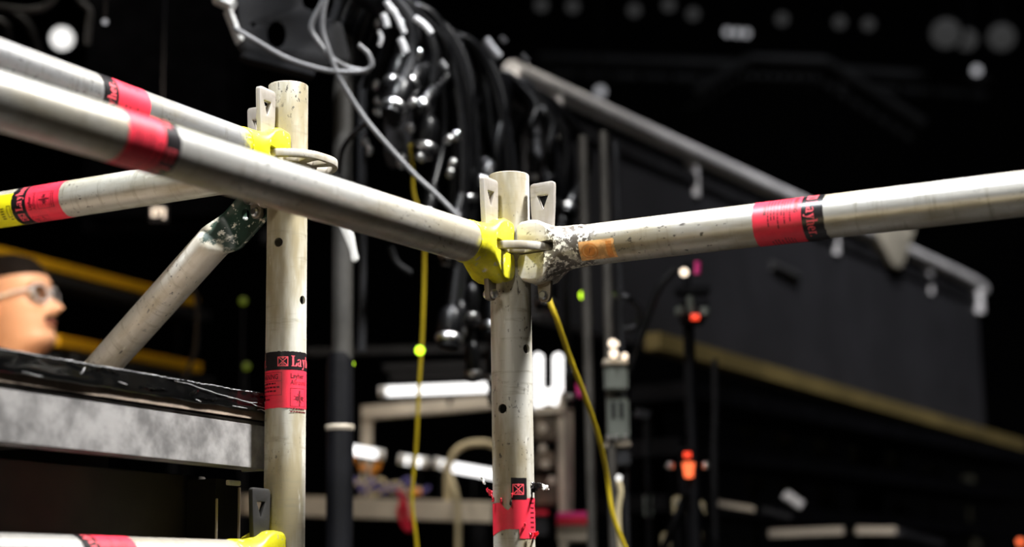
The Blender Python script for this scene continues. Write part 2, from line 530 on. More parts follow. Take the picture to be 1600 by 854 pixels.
def wrap(me_or_bm, axis, a0, t0, up, r):
    """map (s,t,h) to the tube surface. a0 = angle where s=0; up=+1/-1 direction of t"""
    if isinstance(me_or_bm, Flat): bm = me_or_bm.bm
    else: bm = me_or_bm
    # split long spans so text bends
    bmesh.ops.triangulate(bm, faces=bm.faces[:])
    for _ in range(2):
        es = [e for e in bm.edges if abs(e.verts[0].co.x - e.verts[1].co.x) > .004]
        if es: bmesh.ops.subdivide_edges(bm, edges=es, cuts=1); bmesh.ops.triangulate(bm, faces=[f for f in bm.faces if len(f.verts) > 3])
    for v in bm.verts:
        s, t, h = v.co; rr = r + h
        if axis == 'Z':
            a = a0 + up * s / TR
            v.co = (rr * math.sin(a), -rr * math.cos(a), t0 + up * t)
        else:
            a = a0 - up * s / TR
            v.co = (t0 + up * t, rr * math.sin(a), rr * math.cos(a))
    me = bpy.data.meshes.new('wrapped'); bm.to_mesh(me); bm.free()
    for p in me.polygons: p.use_smooth = True
    # outward normals
    bm = bmesh.new(); bm.from_mesh(me)
    for f in bm.faces:
        c = f.calc_center_median(); n = Vector((c.x, c.y, 0)) if axis == 'Z' else Vector((0, c.y, c.z))
        if f.normal.dot(n) < 0: f.normal_flip()
    bm.to_mesh(me); bm.free()
    return me


def strip_patch(s0, s1, t0f, t1f, n=120, m=6):
    """flat patch with edge functions t0f(s), t1f(s)"""
    bm = bmesh.new(); rows = []
    for i in range(n + 1):
        s = s0 + (s1 - s0) * i / n; a, b = t0f(s), t1f(s)
        rows.append([bm.verts.new((s, a + (b - a) * j / m, 0)) for j in range(m + 1)] if b - a > 1e-4 else None)
    for a, b in zip(rows, rows[1:]):
        if a and b:
            for j in range(m): bm.faces.new((a[j], b[j], b[j + 1], a[j + 1]))
    return bm


def jag(s, k, amp, f=300.0):
    return amp * (noise.noise(Vector((s * f, k * 7.3, 0))) + .6 * noise.noise(Vector((s * f * 3.1, k * 3.3, 4))))


HALF = PI * TR


def sticker(parent, axis, a0, t_at, up, seed, layout='A', length=.068, band=.0225, width=HALF, sticker_label=None):
    """warning sticker wrapped round a tube. t_at: local position of the red (lower) end"""
    red_len = length - band
    w = width * .985
    e = .0006
    red = strip_patch(-w, w, lambda s: jag(s, seed, e), lambda s: red_len)
    rp = part('warning_sticker', wrap(red, axis, a0, t_at, up, TR + .00035), M['red'], parent, False,
              sticker_label or 'red warning sticker with a black band of red lettering')
    bk = strip_patch(-w, w, lambda s: red_len - .0002, lambda s: length + jag(s, seed + 5, e * 1.6))
    sub('black_band', wrap(bk, axis, a0, t_at, up, TR + .00042), M['blk'], rp)
    # red lettering on the band
    F = Flat(); per = HALF
    hb = .0125; y0 = red_len + (band - hb) * .45
    for k in (-1, 0):
        xs = .0063 + k * per
        xe = serif_word(F, xs, y0, hb, 'Layher.')
        scaffold_logo(F, xs + per - .0245 + .0085, y0 - .0002, .0125)
    sub('lettering', wrap(F, axis, a0, t_at, up, TR + .0006), M['redtxt'], rp, 'red serif lettering on the black band')
    # dark print on the red field
    G = Flat()
    rnd = random.Random(seed)
    for k in (-1, 0, 1):
        o = k * per
        if layout == 'A':
            if o - .04 > -w and o - .003 < w:
                G.frame(o - .041, red_len - .030, o - .0045, red_len - .0030, .0004)
                G.rect(o - .041, red_len - .0135, o - .0045, red_len - .0131)
                G.text('WARNING', o - .0385, red_len - .0110, .0085, .0002, .72)
                for r_ in range(3):
                    x = o - .039; yy = red_len - .0170 - r_ * .0044
                    end = o - .0045 - (.0075, .002, .007)[r_]
                    while x < end:
                        l = rnd.uniform(.002, .005); G.rect(x, yy, min(x + l, end), yy + .0019); x += l + .0009
                x = o - .038
                while x < o - .022: G.rect(x, red_len - .0355, x + .002, red_len - .0335); x += .0026
            if o + .0055 < w and o + .05 > -w:
                G.text('Layher Allround', o + .0055, red_len - .0098, .0078, .0001, .82) if False else None
                G.text('Layher', o + .0055, red_len - .0098, .0082, .00018, .82); G.text('Allround', o + .0055, red_len - .0175, .0082, 0, .80)
                G.frame(o + .0055, red_len - .043, o + .0275, red_len - .0215, .00045)
                cx, cy = o + .0175, red_len - .0335
                G.rect(cx - .0009, cy - .009, cx + .0009, cy + .0095)
                for a in range(8):
                    an = a * PI / 4 + .3; G.line((cx + .003 * math.cos(an), cy + .002 * math.sin(an)), (cx + .0085 * math.cos(an), cy + .006 * math.sin(an)), .0007)
                G.arc(cx - .003, cy, .0032, .0028, .0005, .0005, 0, 2 * PI, 8); G.arc(cx + .004, cy + .0003, .0026, .0024, .0004, .0004, 0, 2 * PI, 8)
                for r_ in range(2):
                    x = o + .0055
                    while x < o + .027: l = rnd.uniform(.0015, .0035); G.rect(x, red_len - .0475 - r_ * .0034 + .001, x + l, red_len - .0460 - r_ * .0034 + .001); x += l + .0007
        else:
            # dense rows of print
            if o - .03 > -w - .04:
                G.text('WARNING', o - .006, red_len - .0085, .0062, .0002, .8)
                G.poly([(o - .0125, red_len - .0085), (o - .008, red_len - .0062), (o - .0125, red_len - .004)])
                rows = (.0135, .0168, .020, .0232, .0275, .0315, .035, .0385)
                for ri, q in enumerate(rows):
                    x = o - .030 + rnd.uniform(0, .004); end = o + .030 - rnd.uniform(0, .016)
                    while x < end:
                        l = rnd.uniform(.0015, .0048); G.rect(x, red_len - q, x + l, red_len - q + .0013); x += l + .0010
                G.text('LAYHER', o + .004, red_len - .0435 + .0004, .0042, .0002, .9)
    bmv = [v for v in G.bm.verts if abs(v.co.x) > w]
    bmesh.ops.delete(G.bm, geom=bmv, context='VERTS')
    sub('small_print', wrap(G, axis, a0, t_at, up, TR + .0005), M['ink'], rp, 'dark small print on the red field')
    return rp


# ------------------------------------------------------------------ scaffold pieces
def tube_mesh(x0, x1, axis='X', r=TR, wall=.0032, holes=()):
    """hollow tube with optional drilled holes [(angle, pos)]"""
    n = 72; prof = []
    steps = max(2, int((x1 - x0) / .04)); b = .0008
    outer = [(r - b, x0), (r, x0 + b)] + [(r, x0 + (x1 - x0) * k / steps) for k in range(1, steps)] + [(r, x1 - b), (r - b, x1)]
    inner = [(r - wall, x1), (r - wall, x0)]
    me = lathe(outer + inner, n, axis, closed=True)
    if holes:
        bm = bmesh.new()
        for a, z in holes:
            d = Vector((math.sin(a), -math.cos(a), 0))
            lathe([(.0056, -.012), (.0056, .012)], 24, 'Z', axis_m(Vector((0, 0, z)) + d * r, d), bm=bm)
        cut = mesh_from_bm('cut', bm)
        me = apply_mods(me, [('BOOLEAN', dict(operation='DIFFERENCE', solver='EXACT', object=cut))])
        bm = bmesh.new(); bm.from_mesh(me)
        me = mesh_from_bm('tube', bm, True, 35)
    return me


def rosette_mesh(rot):
    R = .0605
    out = []
    for k in range(120):
        a = 2 * PI * k / 120
        rr = R - .0018 * (.5 + .5 * math.cos(4 * (a - rot))) ** 3
        out.append((rr * math.cos(a), rr * math.sin(a)))
    ols = [out, circ(0, 0, TR + .0002, 48)]
    for k in range(4):
        a = rot + k * PI / 2
        u = Vector((math.cos(a), math.sin(a))); v = Vector((-u.y, u.x))
        q = [(u * x + v * y) for x, y in ((.0335, -.0065), (.0335, .0065), (.0535, .0095), (.0535, -.0095))]
        ols.append(rounded([tuple(p) for p in q][::-1], .003))
        a += PI / 4; q = []
        for j in range(9): b = a + (-.30 + .60 * j / 8); q.append((.0535 * math.cos(b), .0535 * math.sin(b)))
        for j in range(9): b = a + (.27 - .54 * j / 8); q.append((.0355 * math.cos(b), .0355 * math.sin(b)))
        ols.append(rounded(q[::-1], .002, 2))
    return plate(ols, .0095, .0012)


def head_mesh(scale_low=1.0):
    """wedge head casting, X from the standard axis outwards, slot for the rosette at z=0"""
    # outline of the side profile: upper jaw going out, round the tube end, and back under, then the slot
    top = [(.0245, .0065), (.0245, .020), (.0245, .031), (.0275, .0345), (.036, .0355), (.045, .0335), (.054, .029), (.063, .0262), (.072, .0252), (.084, .0252), (.096, .0250), (.100, .0240)]
    bot = [(.100, -.0240), (.096, -.0250), (.084, -.0255), (.072, -.0275), (.062, -.0325), (.053, -.038), (.044, -.041), (.035, -.041), (.029, -.0385), (.0245, -.032), (.0245, -.018), (.0245, -.0065)]
    slot = [(.045, -.0065), (.0665, -.0065), (.0685, -.004), (.0685, .004), (.0665, .0065), (.045, .0065)]
    prof = top + bot + slot
    nslot = len(slot)
    bm = bmesh.new(); slices = []
    K = 16
    for i in range(K + 1):
        v = -math.cos(PI * i / K) if i not in (0, K) else (-1 if i == 0 else 1)
        ring = []
        for j, (x, z) in enumerate(prof):
            t = min(1, max(0, (x - .052) / .03)); t = t * t * (3 - 2 * t)
            hw = (.0175 + (x - .0245) * .14) * (1 - t) + .0252 * t
            y = v * hw
            zf_box = 1 - .13 * abs(v) ** 9; zf_c = math.sqrt(max(0, 1 - v * v))
            if abs(z) > .007: z2 = math.copysign(max(.0068 if t < .5 else 0, abs(z) * (zf_box * (1 - t) + zf_c * t)), z)
            else: z2 = z * (1 if t < .6 else (1 if x < .07 else zf_c))
            x2 = x
            if x < .034:
                face = math.sqrt(max(0, .0248 ** 2 - y * y * .9))
                x2 = x - .0248 + face + .0004
                x2 = max(x2, .012)
            ring.append(bm.verts.new((x2, y, z2)))
        slices.append(ring)
    n = len(prof)
    for a, b in zip(slices, slices[1:]):
        for j in range(n):
            bm.faces.new((a[j], a[(j + 1) % n], b[(j + 1) % n], b[j]))
    bm.faces.new(slices[0]); bm.faces.new(slices[-1][::-1])
    bmesh.ops.remove_doubles(bm, verts=bm.verts[:], dist=1e-5)
    bmesh.ops.triangulate(bm, faces=[f for f in bm.faces if len(f.verts) > 4])
    return mesh_from_bm('head', bm, True, 30)


def wedge_mesh(hi=.083, lo=-.060):
    ol = rounded([(.0295, hi), (.0615, hi + .001), (.060, .050), (.0560, .0), (.053, lo + .004), (.050, lo - .002), (.040, lo - .002), (.0375, lo + .004), (.0335, 0), (.0300, .05)], .005)
    tri = rounded([(.0385, hi - .015), (.0535, hi - .015), (.046, hi - .033)], .0015)
    me = plate([ol, tri[::-1]], .0065, .0008)
    me.transform(Matrix.Rotation(PI / 2, 4, 'X'))     # XY -> XZ
    return me


def frame_from(origin, dirv, up=Vector((0, 0, 1))):
    x = Vector(dirv).normalized(); y = up.cross(x).normalized(); z = x.cross(y)
    mt = Matrix((x, y, z)).transposed().to_4x4(); mt.translation = Vector(origin); return mt


def x_at(mt, pixel, axis=0, which=0, lo=0, hi=1.6):
    best = None
    for k in range(1600):
        x = lo + (hi - lo) * k / 1600
        v = Vector((0, 0, 0)); v[axis] = x
        e = abs(px(mt @ v)[which] - pixel)
        if best is None or e < best[0]: best = (e, x)
    return best[1]


def cam_angle(mt, t, axis='X'):
    """angle on the tube surface that faces the camera"""
    v = Vector((t, 0, 0)) if axis == 'X' else Vector((0, 0, t))
    d = mt.inverted() @ CAM0 - v
    return math.atan2(d.y, d.z) if axis == 'X' else math.atan2(d.x, -d.y)


def ledger(name, origin, dirv, length, tmat, hmat, wmat, label, hi=.083, flat=False):
    mt = frame_from(origin, dirv)
    e = empty(name, origin, label, 'scaffold ledger', mat=mt)
    part('tube', tube_mesh(.088, length, 'X'), tmat, e, False)
    h = part('wedge_head', head_mesh(), hmat, e, False)
    w = part('wedge', wedge_mesh(hi), wmat, e, False)
    rv = lathe([(.0, -.0085), (.0035, -.0085), (.0055, -.0065), (.0055, .0065), (.0035, .0085), (0, .0085)], 20)
    rv.transform(Matrix.Translation((.045, 0, -.0545)) @ Matrix.Rotation(PI / 2, 4, 'X'))
    sub('rivet', rv, M['zinc'], w, 'shiny zinc rivet at the foot of the wedge')
    return e, mt


# ---- where the main pieces stand
D_MAIN, D_LEFT = 2.055, 2.095
ROS = P(797, 397, D_MAIN); ROSL = P(449.5, 257, D_LEFT)
p = PZ(0, 157, ROS.z); DL = (p - ROS); DL.z = 0; DL.normalize()
p = P(1600, 302, D_MAIN * .872); DR3 = (p - ROS); DR = Vector((DR3.x, DR3.y, 0)).normalized()
DP = Vector((DL.y, -DL.x, 0))            # level, square to DL, pointing left and away
if DP.x > 0: DP = -DP


def standard(name, ros, top_z, rot, tmat, holes_px, label, others=()):
    mt = Matrix.Translation((ros.x, ros.y, 0))
    e = empty(name, (0, 0, 0), label, 'scaffold standard', mat=mt)
    hl = []
    for hx, hy in holes_px:
        c = px(mt @ Vector((0, 0, 1.3)))
        # find height and angle
        z = x_at(mt, hy, 2, 1, .9, 1.7)
        w = TR / depth(mt @ Vector((0, 0, z))) * F_PX
        cxp = px(mt @ Vector((0, 0, z)))[0]
        hl.append((cam_angle(mt, z, 'Z') + math.asin(max(-.97, min(.97, (hx - cxp) / w))), z))
    part('tube', tube_mesh(.02, top_z, 'Z', holes=hl), tmat, e, False)
    for z in (ros.z, ros.z - (ROSL.z - P(447, 880, 2.08).z), ros.z - 1.0):
        if z < .1: continue
        rm = rosette_mesh(rot); rm.transform(Matrix.Translation((0, 0, z)))
        r = part('rosette', rm, M['ros'], e, False)
        wl = lathe([(TR - .001, z - .0135), (TR + .0012, z - .0125), (TR + .0045, z - .0048), (TR - .001, z - .0045)], 48, closed=True)
        sub('weld_ring', wl, M['ros'], r)
    bp = boxes([(0, 0, .006, .15, .15, .012)]); part('base_plate', bp, M['zinc'], e, False)
    part('base_collar', lathe([(.03, .012), (.034, .02), (.034, .06), (.0245, .065)], 32), M['zinc'], e, False)
    return e, mt


rotM = math.atan2(DL.y, DL.x)
rotR = math.atan2(DR.y, DR.x)
std, std_mt = standard('scaffold_standard', ROS, 0, rotM, M['std'], [(823, 548), (785, 641)],
                       'upright grey scaffold tube in the middle with a torn red sticker low on it') if False else (None, None)
zt = x_at(Matrix.Translation((ROS.x, ROS.y, 0)), 274, 2, 1, 1.3, 1.9)
std, std_mt = standard('scaffold_standard', ROS, zt, rotM, M['std'], [(823, 548), (785, 641)],
                       'upright grey scaffold tube in the middle with a torn red sticker low on it')
ztl = x_at(Matrix.Translation((ROSL.x, ROSL.y, 0)), 134, 2, 1, 1.3, 2.0)
stdl, stdl_mt = standard('scaffold_standard', ROSL, ztl, rotM, M['std_left'], [(435, 384), (473, 472)],
                         'upright grey scaffold tube at the left with an intact red and black sticker')

# ledgers
led, led_mt = ledger('scaffold_ledger', ROS, DL, 1.09, M['led_main'], M['head_yel'], M['wedge'],
                     'nearest horizontal tube with yellow end on the middle upright, running out past the left edge')
ledr, ledr_mt = ledger('scaffold_ledger', ROS, DR3, 1.09, M['led_right'], M['head_bare'], M['wedge'],
                       'horizontal tube with scraped unpainted end running right from the middle upright', hi=.081)
ledb, ledb_mt = ledger('scaffold_ledger', ROSL, (PZ(0, 99, ROSL.z) - ROSL), 1.09, M['led_back'], M['head_yel'], M['wedge'],
                       'topmost horizontal tube with yellow end on the left upright')
ledp, ledp_mt = ledger('scaffold_ledger', ROSL, (P(0, 328, 2.33) - ROSL), 1.09, M['led_rear'], M['head_bare'], M['wedge'],
                       'nearly level tube with yellow and red stickers passing behind the nearest tube', hi=.078)
ROSB = ROSL.copy(); ROSB.z = P(447, 880, 2.08).z
ledl, ledl_mt = ledger('scaffold_ledger', ROSB, DL, 1.09, M['led_main'], M['head_yel'], M['wedge_dark'],
                       'lowest horizontal tube with bright yellow end at the bottom left corner')


# stickers on ledgers
def led_sticker(e, mt, px_red_end, px_black_end, up, seed, layout, ang=0.0, lab=None, width=HALF):
    a, b = x_at(mt, px_red_end), x_at(mt, px_black_end)
    L = abs(b - a); mid = (a + b) / 2
    return sticker(e, 'X', cam_angle(mt, mid) + ang, a, up, seed, layout, length=L, band=L * .30, sticker_label=lab, width=width)


led_sticker(led, led_mt, 170, 252, -1, 3, 'B', .3, 'blurred red sticker with a black band of red lettering')
led_sticker(ledr, ledr_mt, 1186, 1296, 1, 4, 'B', 1.12)
led_sticker(ledb, ledb_mt, 208, 136, 1, 6, 'B', 1.0)
led_sticker(ledp, ledp_mt, 112, 38, 1, 8, 'A', .5)
led_sticker(ledl, ledl_mt, 190, 106, 1, 9, 'B', .2)
# yellow sticker on the rear ledger
a, b = x_at(ledp_mt, 43), x_at(ledp_mt, -40)
ym = strip_patch(-.034, .022, lambda s: 0, lambda s: b - a, 60)
ang = cam_angle(ledp_mt, a)
yp = part('yellow_sticker', wrap(ym, 'X', ang, a, 1, TR + .0003), M['ystk'], ledp, False, 'yellow sticker with small dark print')
G = Flat(); G.frame(-.012, .008, .004, .015, .0008); G.rect(-.016, .0085, -.0145, .0135)
for q in range(5): G.rect(-.014 + q * .0035, .0205, -.0125 + q * .0035, .0265)
sub('small_print', wrap(G, 'X', ang, a, 1, TR + .0005), M['blk'], yp)

# standard stickers
zb, zt2 = x_at(stdl_mt, 640, 2, 1, .9, 1.7), x_at(stdl_mt, 553, 2, 1, .9, 1.7)
sticker(stdl, 'Z', cam_angle(stdl_mt, zb, 'Z'), zb, 1, 2, 'A', length=zt2 - zb, band=(zt2 - zb) * .325)
# torn sticker on the middle upright
zb, zt2, zm = [x_at(std_mt, q, 2, 1, .9, 1.7) for q in (842, 748, 779)]
A0 = cam_angle(std_mt, zb, 'Z')
wpx = 1 / (F_PX / D_MAIN)         # metres per pixel


def s_of(xpix): return TR * math.asin(max(-.999, min(.999, (xpix - 803.5) * wpx / TR)))


sL, sR = -.050, .050
s785, s800, s824, s812 = s_of(786), s_of(801), s_of(823), s_of(811)


def low(s):
    b = (.0107 - .006 * max(0, min(1, (s_of(790) - s) / .02)) + jag(s, 3, .0006)) if s < s812 else jag(s, 4, .0009)
    return b


def high(s):
    b = zm - zb
    if s < s785: b -= .005
    elif s < s800: b -= .005 + .008 * math.exp(-((s - s_of(794)) / .006) ** 2)
    return b + jag(s, 8, .0011, 260)


red = strip_patch(sL, sR, low, high, 160)
tp = part('torn_warning_sticker', wrap(red, 'Z', A0, zb, 1, TR + .0004), M['red'], std, False, 'torn red sticker with a scrap of black band')
bk = strip_patch(s800 - .001, s824, lambda s: zm - zb - .002, lambda s: zt2 - zb + jag(s, 9, .0004), 40)
sub('black_scrap', wrap(bk, 'Z', A0, zb, 1, TR + .00045), M['blk'], tp)
F = Flat(); scaffold_logo(F, s800 + .0006, zt2 - zb - .0195, .0135)
sub('lettering', wrap(F, 'Z', A0, zb, 1, TR + .0006), M['redtxt'], tp)
G = Flat()
for q in range(7): G.rect(s_of(828), .012 + q * .0055, s_of(833), .014 + q * .0055)
for q in range(0): G.line((s_of(775 + 5 * q), .022 + (q * 37 % 11) * .0018), (s_of(777 + 5 * q), .026 + (q * 29 % 11) * .0018), .0008)
sub('small_print', wrap(G, 'Z', A0, zb, 1, TR + .0006), M['ink'], tp)


def curl(parent, at, size, seed, mat, outward):
    bm = bmesh.new(); rows = []; r = random.Random(seed)
    for i in range(9):
        u = i / 8; row = []
        for j in range(6):
            v = j / 5 - .5
            base = outward * (size * u * .9) + Vector((0, 0, 1)) * (v * size * .9 * (1 - .5 * u)) + Vector((0, -1, 0)) * (size * .35 * math.sin(u * 4 + seed))
            base += Vector((r.uniform(-1, 1), r.uniform(-1, 1), r.uniform(-1, 1))) * size * .09
            row.append(bm.verts.new(Vector(at) + base))
        rows.append(row)
    for a, b in zip(rows, rows[1:]):
        for j in range(5): bm.faces.new((a[j], b[j], b[j + 1], a[j + 1]))
    me = mesh_from_bm('curl', bm)
    me = apply_mods(me, [('SOLIDIFY', dict(thickness=.0004))])
    return me


def on_std(xpix, zz, out=.0015):
    a = A0 + s_of(xpix) / TR
    return Vector(((TR + out) * math.sin(a), -(TR + out) * math.cos(a), zz))


for i, (xp, yp_, sz, mt_, ow) in enumerate([(830, 764, .013, 'blk', (1, -.3, .25)), (772, 772, .010, 'red', (-1, -.3, .9)), (800, 776, .007, 'red', (.2, -1, .1)), (798, 786, .008, 'blk', (.2, -1, -.2)), (775, 782, .009, 'red', (-.3, -1, .1)),
                                           (826, 838, .010, 'red', (.4, -1, .2)), (818, 822, .007, 'red', (.4, -1, .3)), (832, 836, .008, 'red', (.8, -.6, .2)), (783, 784, .008, 'red', (.3, -1, .2))]):
    zz = x_at(std_mt, yp_, 2, 1, .9, 1.7)
    sub('peeling_scrap', curl(tp, on_std(xp, zz, .0006), sz, i + 3, M[mt_], Vector(ow).normalized()), M[mt_], tp)
for i, (xp, yp_, sz, ow) in enumerate([(836, 760, .009, (1, -.2, -.1)), (770, 762, .008, (-1, -.1, .9))]):
    zz = x_at(std_mt, yp_, 2, 1, .9, 1.7)
    sub('peeling_scrap', curl(tp, on_std(xp, zz, .0006) + Vector(ow) * .008, sz, i + 33, M['whitepl'], Vector(ow).normalized()), M['whitepl'], tp, 'pale backing of the peeled sticker')

# orange round mark near the right ledger's end
a, b = x_at(ledr_mt, 905), x_at(ledr_mt, 972)
ang = cam_angle(ledr_mt, a) - .28
om = strip_patch(-.0115, .0125, lambda s: abs(jag(s, 2, .004)), lambda s: (b - a) - abs(jag(s, 3, .003)), 60)
op = part('orange_sticker', wrap(om, 'X', ang, a, 1, TR + .0003), M['orange_stk'], ledr, False, 'worn orange sticker with a round mark')
G = Flat(); G.arc(.0005, (b - a) * .42, .0095, .0105, .0080, .0090, 0, 2 * PI, 28); G.arc(.0005, (b - a) * .42, .0066, .0072, .0001, .0001, 0, 2 * PI, 24)
G.rect(-.009, (b - a) * .80, .011, (b - a) * .93)
sub('round_mark', wrap(G, 'X', ang, a, 1, TR + .0005), M['orange_dk'], op)
G = Flat(); G.line((-.003, (b - a) * .42 + .001), (.003, (b - a) * .42 - .001), .0006)
sub('scratch', wrap(G, 'X', ang, a, 1, TR + .0007), M['ink'], op)


# ------------------------------------------------------------------ diagonal brace with squashed end
def brace(a, b, label):
    """a: pinned end; b: far end"""
    x = (b - a).normalized(); L = (b - a).length
    tocam = (CAM0 - (a + b) / 2)
    z = (tocam.normalized() + Vector((-.30, 0, .30))); z = (z - x * z.dot(x)).normalized(); y = z.cross(x)
    mt = Matrix((x, y, z)).transposed().to_4x4(); mt.translation = a
    e = empty('scaffold_brace', a, label, 'scaffold brace', mat=mt)
    bm = bmesh.new(); rings = []; n = 48; r = .0225
    xs = [-.022, -.020, -.014, -.006, .01, .03, .05, .06, .066, .071, .076, .081, .086, .091, .097, .105] + [.12 + (L - .12) * k / 12 for k in range(13)]
    for xx in xs:
        ring = []
        t = 1 - min(1, max(0, (xx - .066) / .026)); t = t * t * (3 - 2 * t)
        end = 1.0 if xx > -.004 else math.sqrt(max(.04, 1 - ((-.004 - xx) / .0185) ** 2))
        for k in range(n):
            an = 2 * PI * k / n; c, s = math.cos(an), math.sin(an)
            if s >= 0: zz = r * s * (1 - t) + t * (-r * .62 + .010 * abs(c) ** 6 * s)
            else: zz = r * s * (1 - t) + t * (-r * .62 + r * .36 * s)
            ring.append(bm.verts.new((xx, c * r * (1 + .22 * t) * end, zz)))
        rings.append(ring)
    for p_, q in zip(rings, rings[1:]):
        for k in range(n): bm.faces.new((p_[k], p_[(k + 1) % n], q[(k + 1) % n], q[k]))
    bm.faces.new(rings[0]); bm.faces.new(rings[-1])
    me = mesh_from_bm('brace', bm, True, 50)
    cb = bmesh.new(); lathe([(.0075, -.05), (.0075, .05)], 24, mtx=Matrix.Translation((.036, -.002, 0)), bm=cb)
    me = apply_mods(me, [('BOOLEAN', dict(operation='DIFFERENCE', solver='EXACT', object=mesh_from_bm('c', cb)))])
    bm = bmesh.new(); bm.from_mesh(me); me = mesh_from_bm('brace', bm, True, 50)
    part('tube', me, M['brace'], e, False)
    pn = lathe([(0, -.030), (.009, -.030), (.009, -.020), (.006, -.020), (.006, .004), (.009, .004), (.009, .010), (0, .010)], 20, mtx=Matrix.Translation((-.004, 0, 0)))
    part('pivot_pin', pn, M['zinc'], e, False, 'shiny pin through the flattened end')
    return e


bA = P(394, 311, 2.105); bB = P(165, 567, 2.33)
brace(bA, bA + (bB - bA) * 2.2, 'sloping brace tube with flattened end in dark green and painted shade, rising to the left upright')

# ------------------------------------------------------------------ stage deck at the lower left
DK = P(419, 660, 2.045)                         # top front right corner of the beam
p = PZ(0, 598, DK.z); DD = (p - DK).normalized()
DKY = Vector((0, 0, 1)).cross(DD) * -1
if DKY.x > 0: DKY = -DKY
mtd = Matrix((DD, DKY, Vector((0, 0, 1)))).transposed().to_4x4(); mtd.translation = DK
if mtd.determinant() < 0: pass
BH = (733 - 661) / F_PX * 2.045
deck = empty('stage_deck', DK, 'stage platform with worn aluminium edge beam and black plastic film along its edge', 'stage deck', mat=mtd)
LB = 1.7
ol = [(0.0, 0), (.005, 0), (.005, -.0035), (.0015, -.005), (.0015, -BH), (.035, -BH), (.035, -BH + .003), (.006, -BH + .003), (.006, -.003), (.035, -.003), (.035, 0)]
bm = bmesh.new(); ra = [bm.verts.new((.004, y, z)) for y, z in ol]; rb = [bm.verts.new((LB, y, z)) for y, z in ol]
for i in range(len(ol)): bm.faces.new((ra[i], ra[(i + 1) % len(ol)], rb[(i + 1) % len(ol)], rb[i]))
bm.faces.new(ra); bm.faces.new(rb)
bmesh.ops.triangulate(bm, faces=[f for f in bm.faces if len(f.verts) > 4])
part('edge_beam', mesh_from_bm('beam', bm, True, 20), M['alu'], deck, False, 'worn aluminium edge beam')
part('end_plate', box(.0005, .016, -BH / 2 - .0005, .007, .038, BH + .003, .0008), M['alu'], deck, False)
part('deck_board', box(LB / 2, .348, .014, LB, .693, .026, .001), M['board'], deck, False)
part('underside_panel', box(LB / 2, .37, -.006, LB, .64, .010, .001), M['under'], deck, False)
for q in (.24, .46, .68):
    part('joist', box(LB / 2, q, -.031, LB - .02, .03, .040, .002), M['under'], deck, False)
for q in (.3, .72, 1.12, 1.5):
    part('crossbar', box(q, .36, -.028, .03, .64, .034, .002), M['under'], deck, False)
# black plastic film folded over the board edge
bm = bmesh.new(); rows = []
nu, nv = 1500, 40
prof = [(.10, .0345), (.05, .034), (.02, .0345), (.006, .0350), (-.0012, .0335), (-.0026, .0305), (-.0032, .022), (-.003, .0155), (-.0024, .0115), (-.001, .0105)]
rc = random.Random(12)
creases = [(rc.uniform(-.01, 1.1), rc.uniform(.012, .033), rc.uniform(-.5, .5) * (1 if rc.random() < .7 else 4), rc.uniform(.006, .05), rc.uniform(.0006, .0018)) for _ in range(20)]
creases += [(-.01 + .004 * q, .014 + rc.uniform(0, .016), rc.uniform(-.7, .3), rc.uniform(.01, .05), rc.uniform(.001, .0022)) for q in range(8)]
for i in range(nu + 1):
    x = -.012 + (LB + .01) * i / nu; row = []
    near = [c_ for c_ in creases if abs(x - c_[0]) < c_[3] + .004]
    for j in range(nv + 1):
        f = j / nv * (len(prof) - 1); k = min(int(f), len(prof) - 2); t = f - k
        y = prof[k][0] * (1 - t) + prof[k + 1][0] * t; z = prof[k][1] * (1 - t) + prof[k + 1][1] * t
        w = max(0, noise.noise(Vector((x * 16, z * 40, y * 10)))) ** 1.5 * .0035
        for cx_, cz_, sl, ln, am in near:
            u = (x - cx_) / ln
            if abs(u) < 1:
                zc_ = cz_ + sl * (x - cx_) * .35 + .0012 * noise.noise(Vector((x * 90, cz_ * 900, 0)))
                w += am * (1 - u * u) * math.exp(-((z - zc_) / .0011) ** 2) * (1 if y < .004 else .3)
        y2 = y - w * (1 if k > 3 else .2); z2 = z + (.0007 * noise.noise(Vector((x * 60, j * .1, 3))) + .0008 * noise.noise(Vector((x * 14, 2, 3))) if k <= 5 else 0)
        if k >= 8: z2 += .0016 * noise.noise(Vector((x * 25, 9, 9)))
        if x < .012:   # droop over the end
            z2 -= (.012 - x) * .55 * (1.2 if k > 5 else .8)
        row.append(bm.verts.new((x, y2, z2)))
    rows.append(row)
for a_, b_ in zip(rows, rows[1:]):
    for j in range(nv): bm.faces.new((a_[j], b_[j], b_[j + 1], a_[j + 1]))
me = mesh_from_bm('film', bm, True, 60)
me = apply_mods(me, [('SOLIDIFY', dict(thickness=.0003, offset=0))])
part('plastic_film', me, M['film'], deck, False, 'crinkled glossy black plastic film')
film = bpy.data.objects['plastic_film']
rf = random.Random(5)  # thin pale threads laid on the film to read as glints
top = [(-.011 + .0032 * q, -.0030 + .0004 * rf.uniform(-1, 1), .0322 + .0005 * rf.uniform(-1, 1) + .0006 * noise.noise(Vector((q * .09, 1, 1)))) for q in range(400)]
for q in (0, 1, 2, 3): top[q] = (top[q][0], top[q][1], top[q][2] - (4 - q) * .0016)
sub('film_glint_line', sweep(smooth_pts(top, 2), [.00036 + .00026 * noise.noise(Vector((q * .05, 3, 3))) for q in range(len(smooth_pts(top, 2)))], 6), M['glint_line'], film)
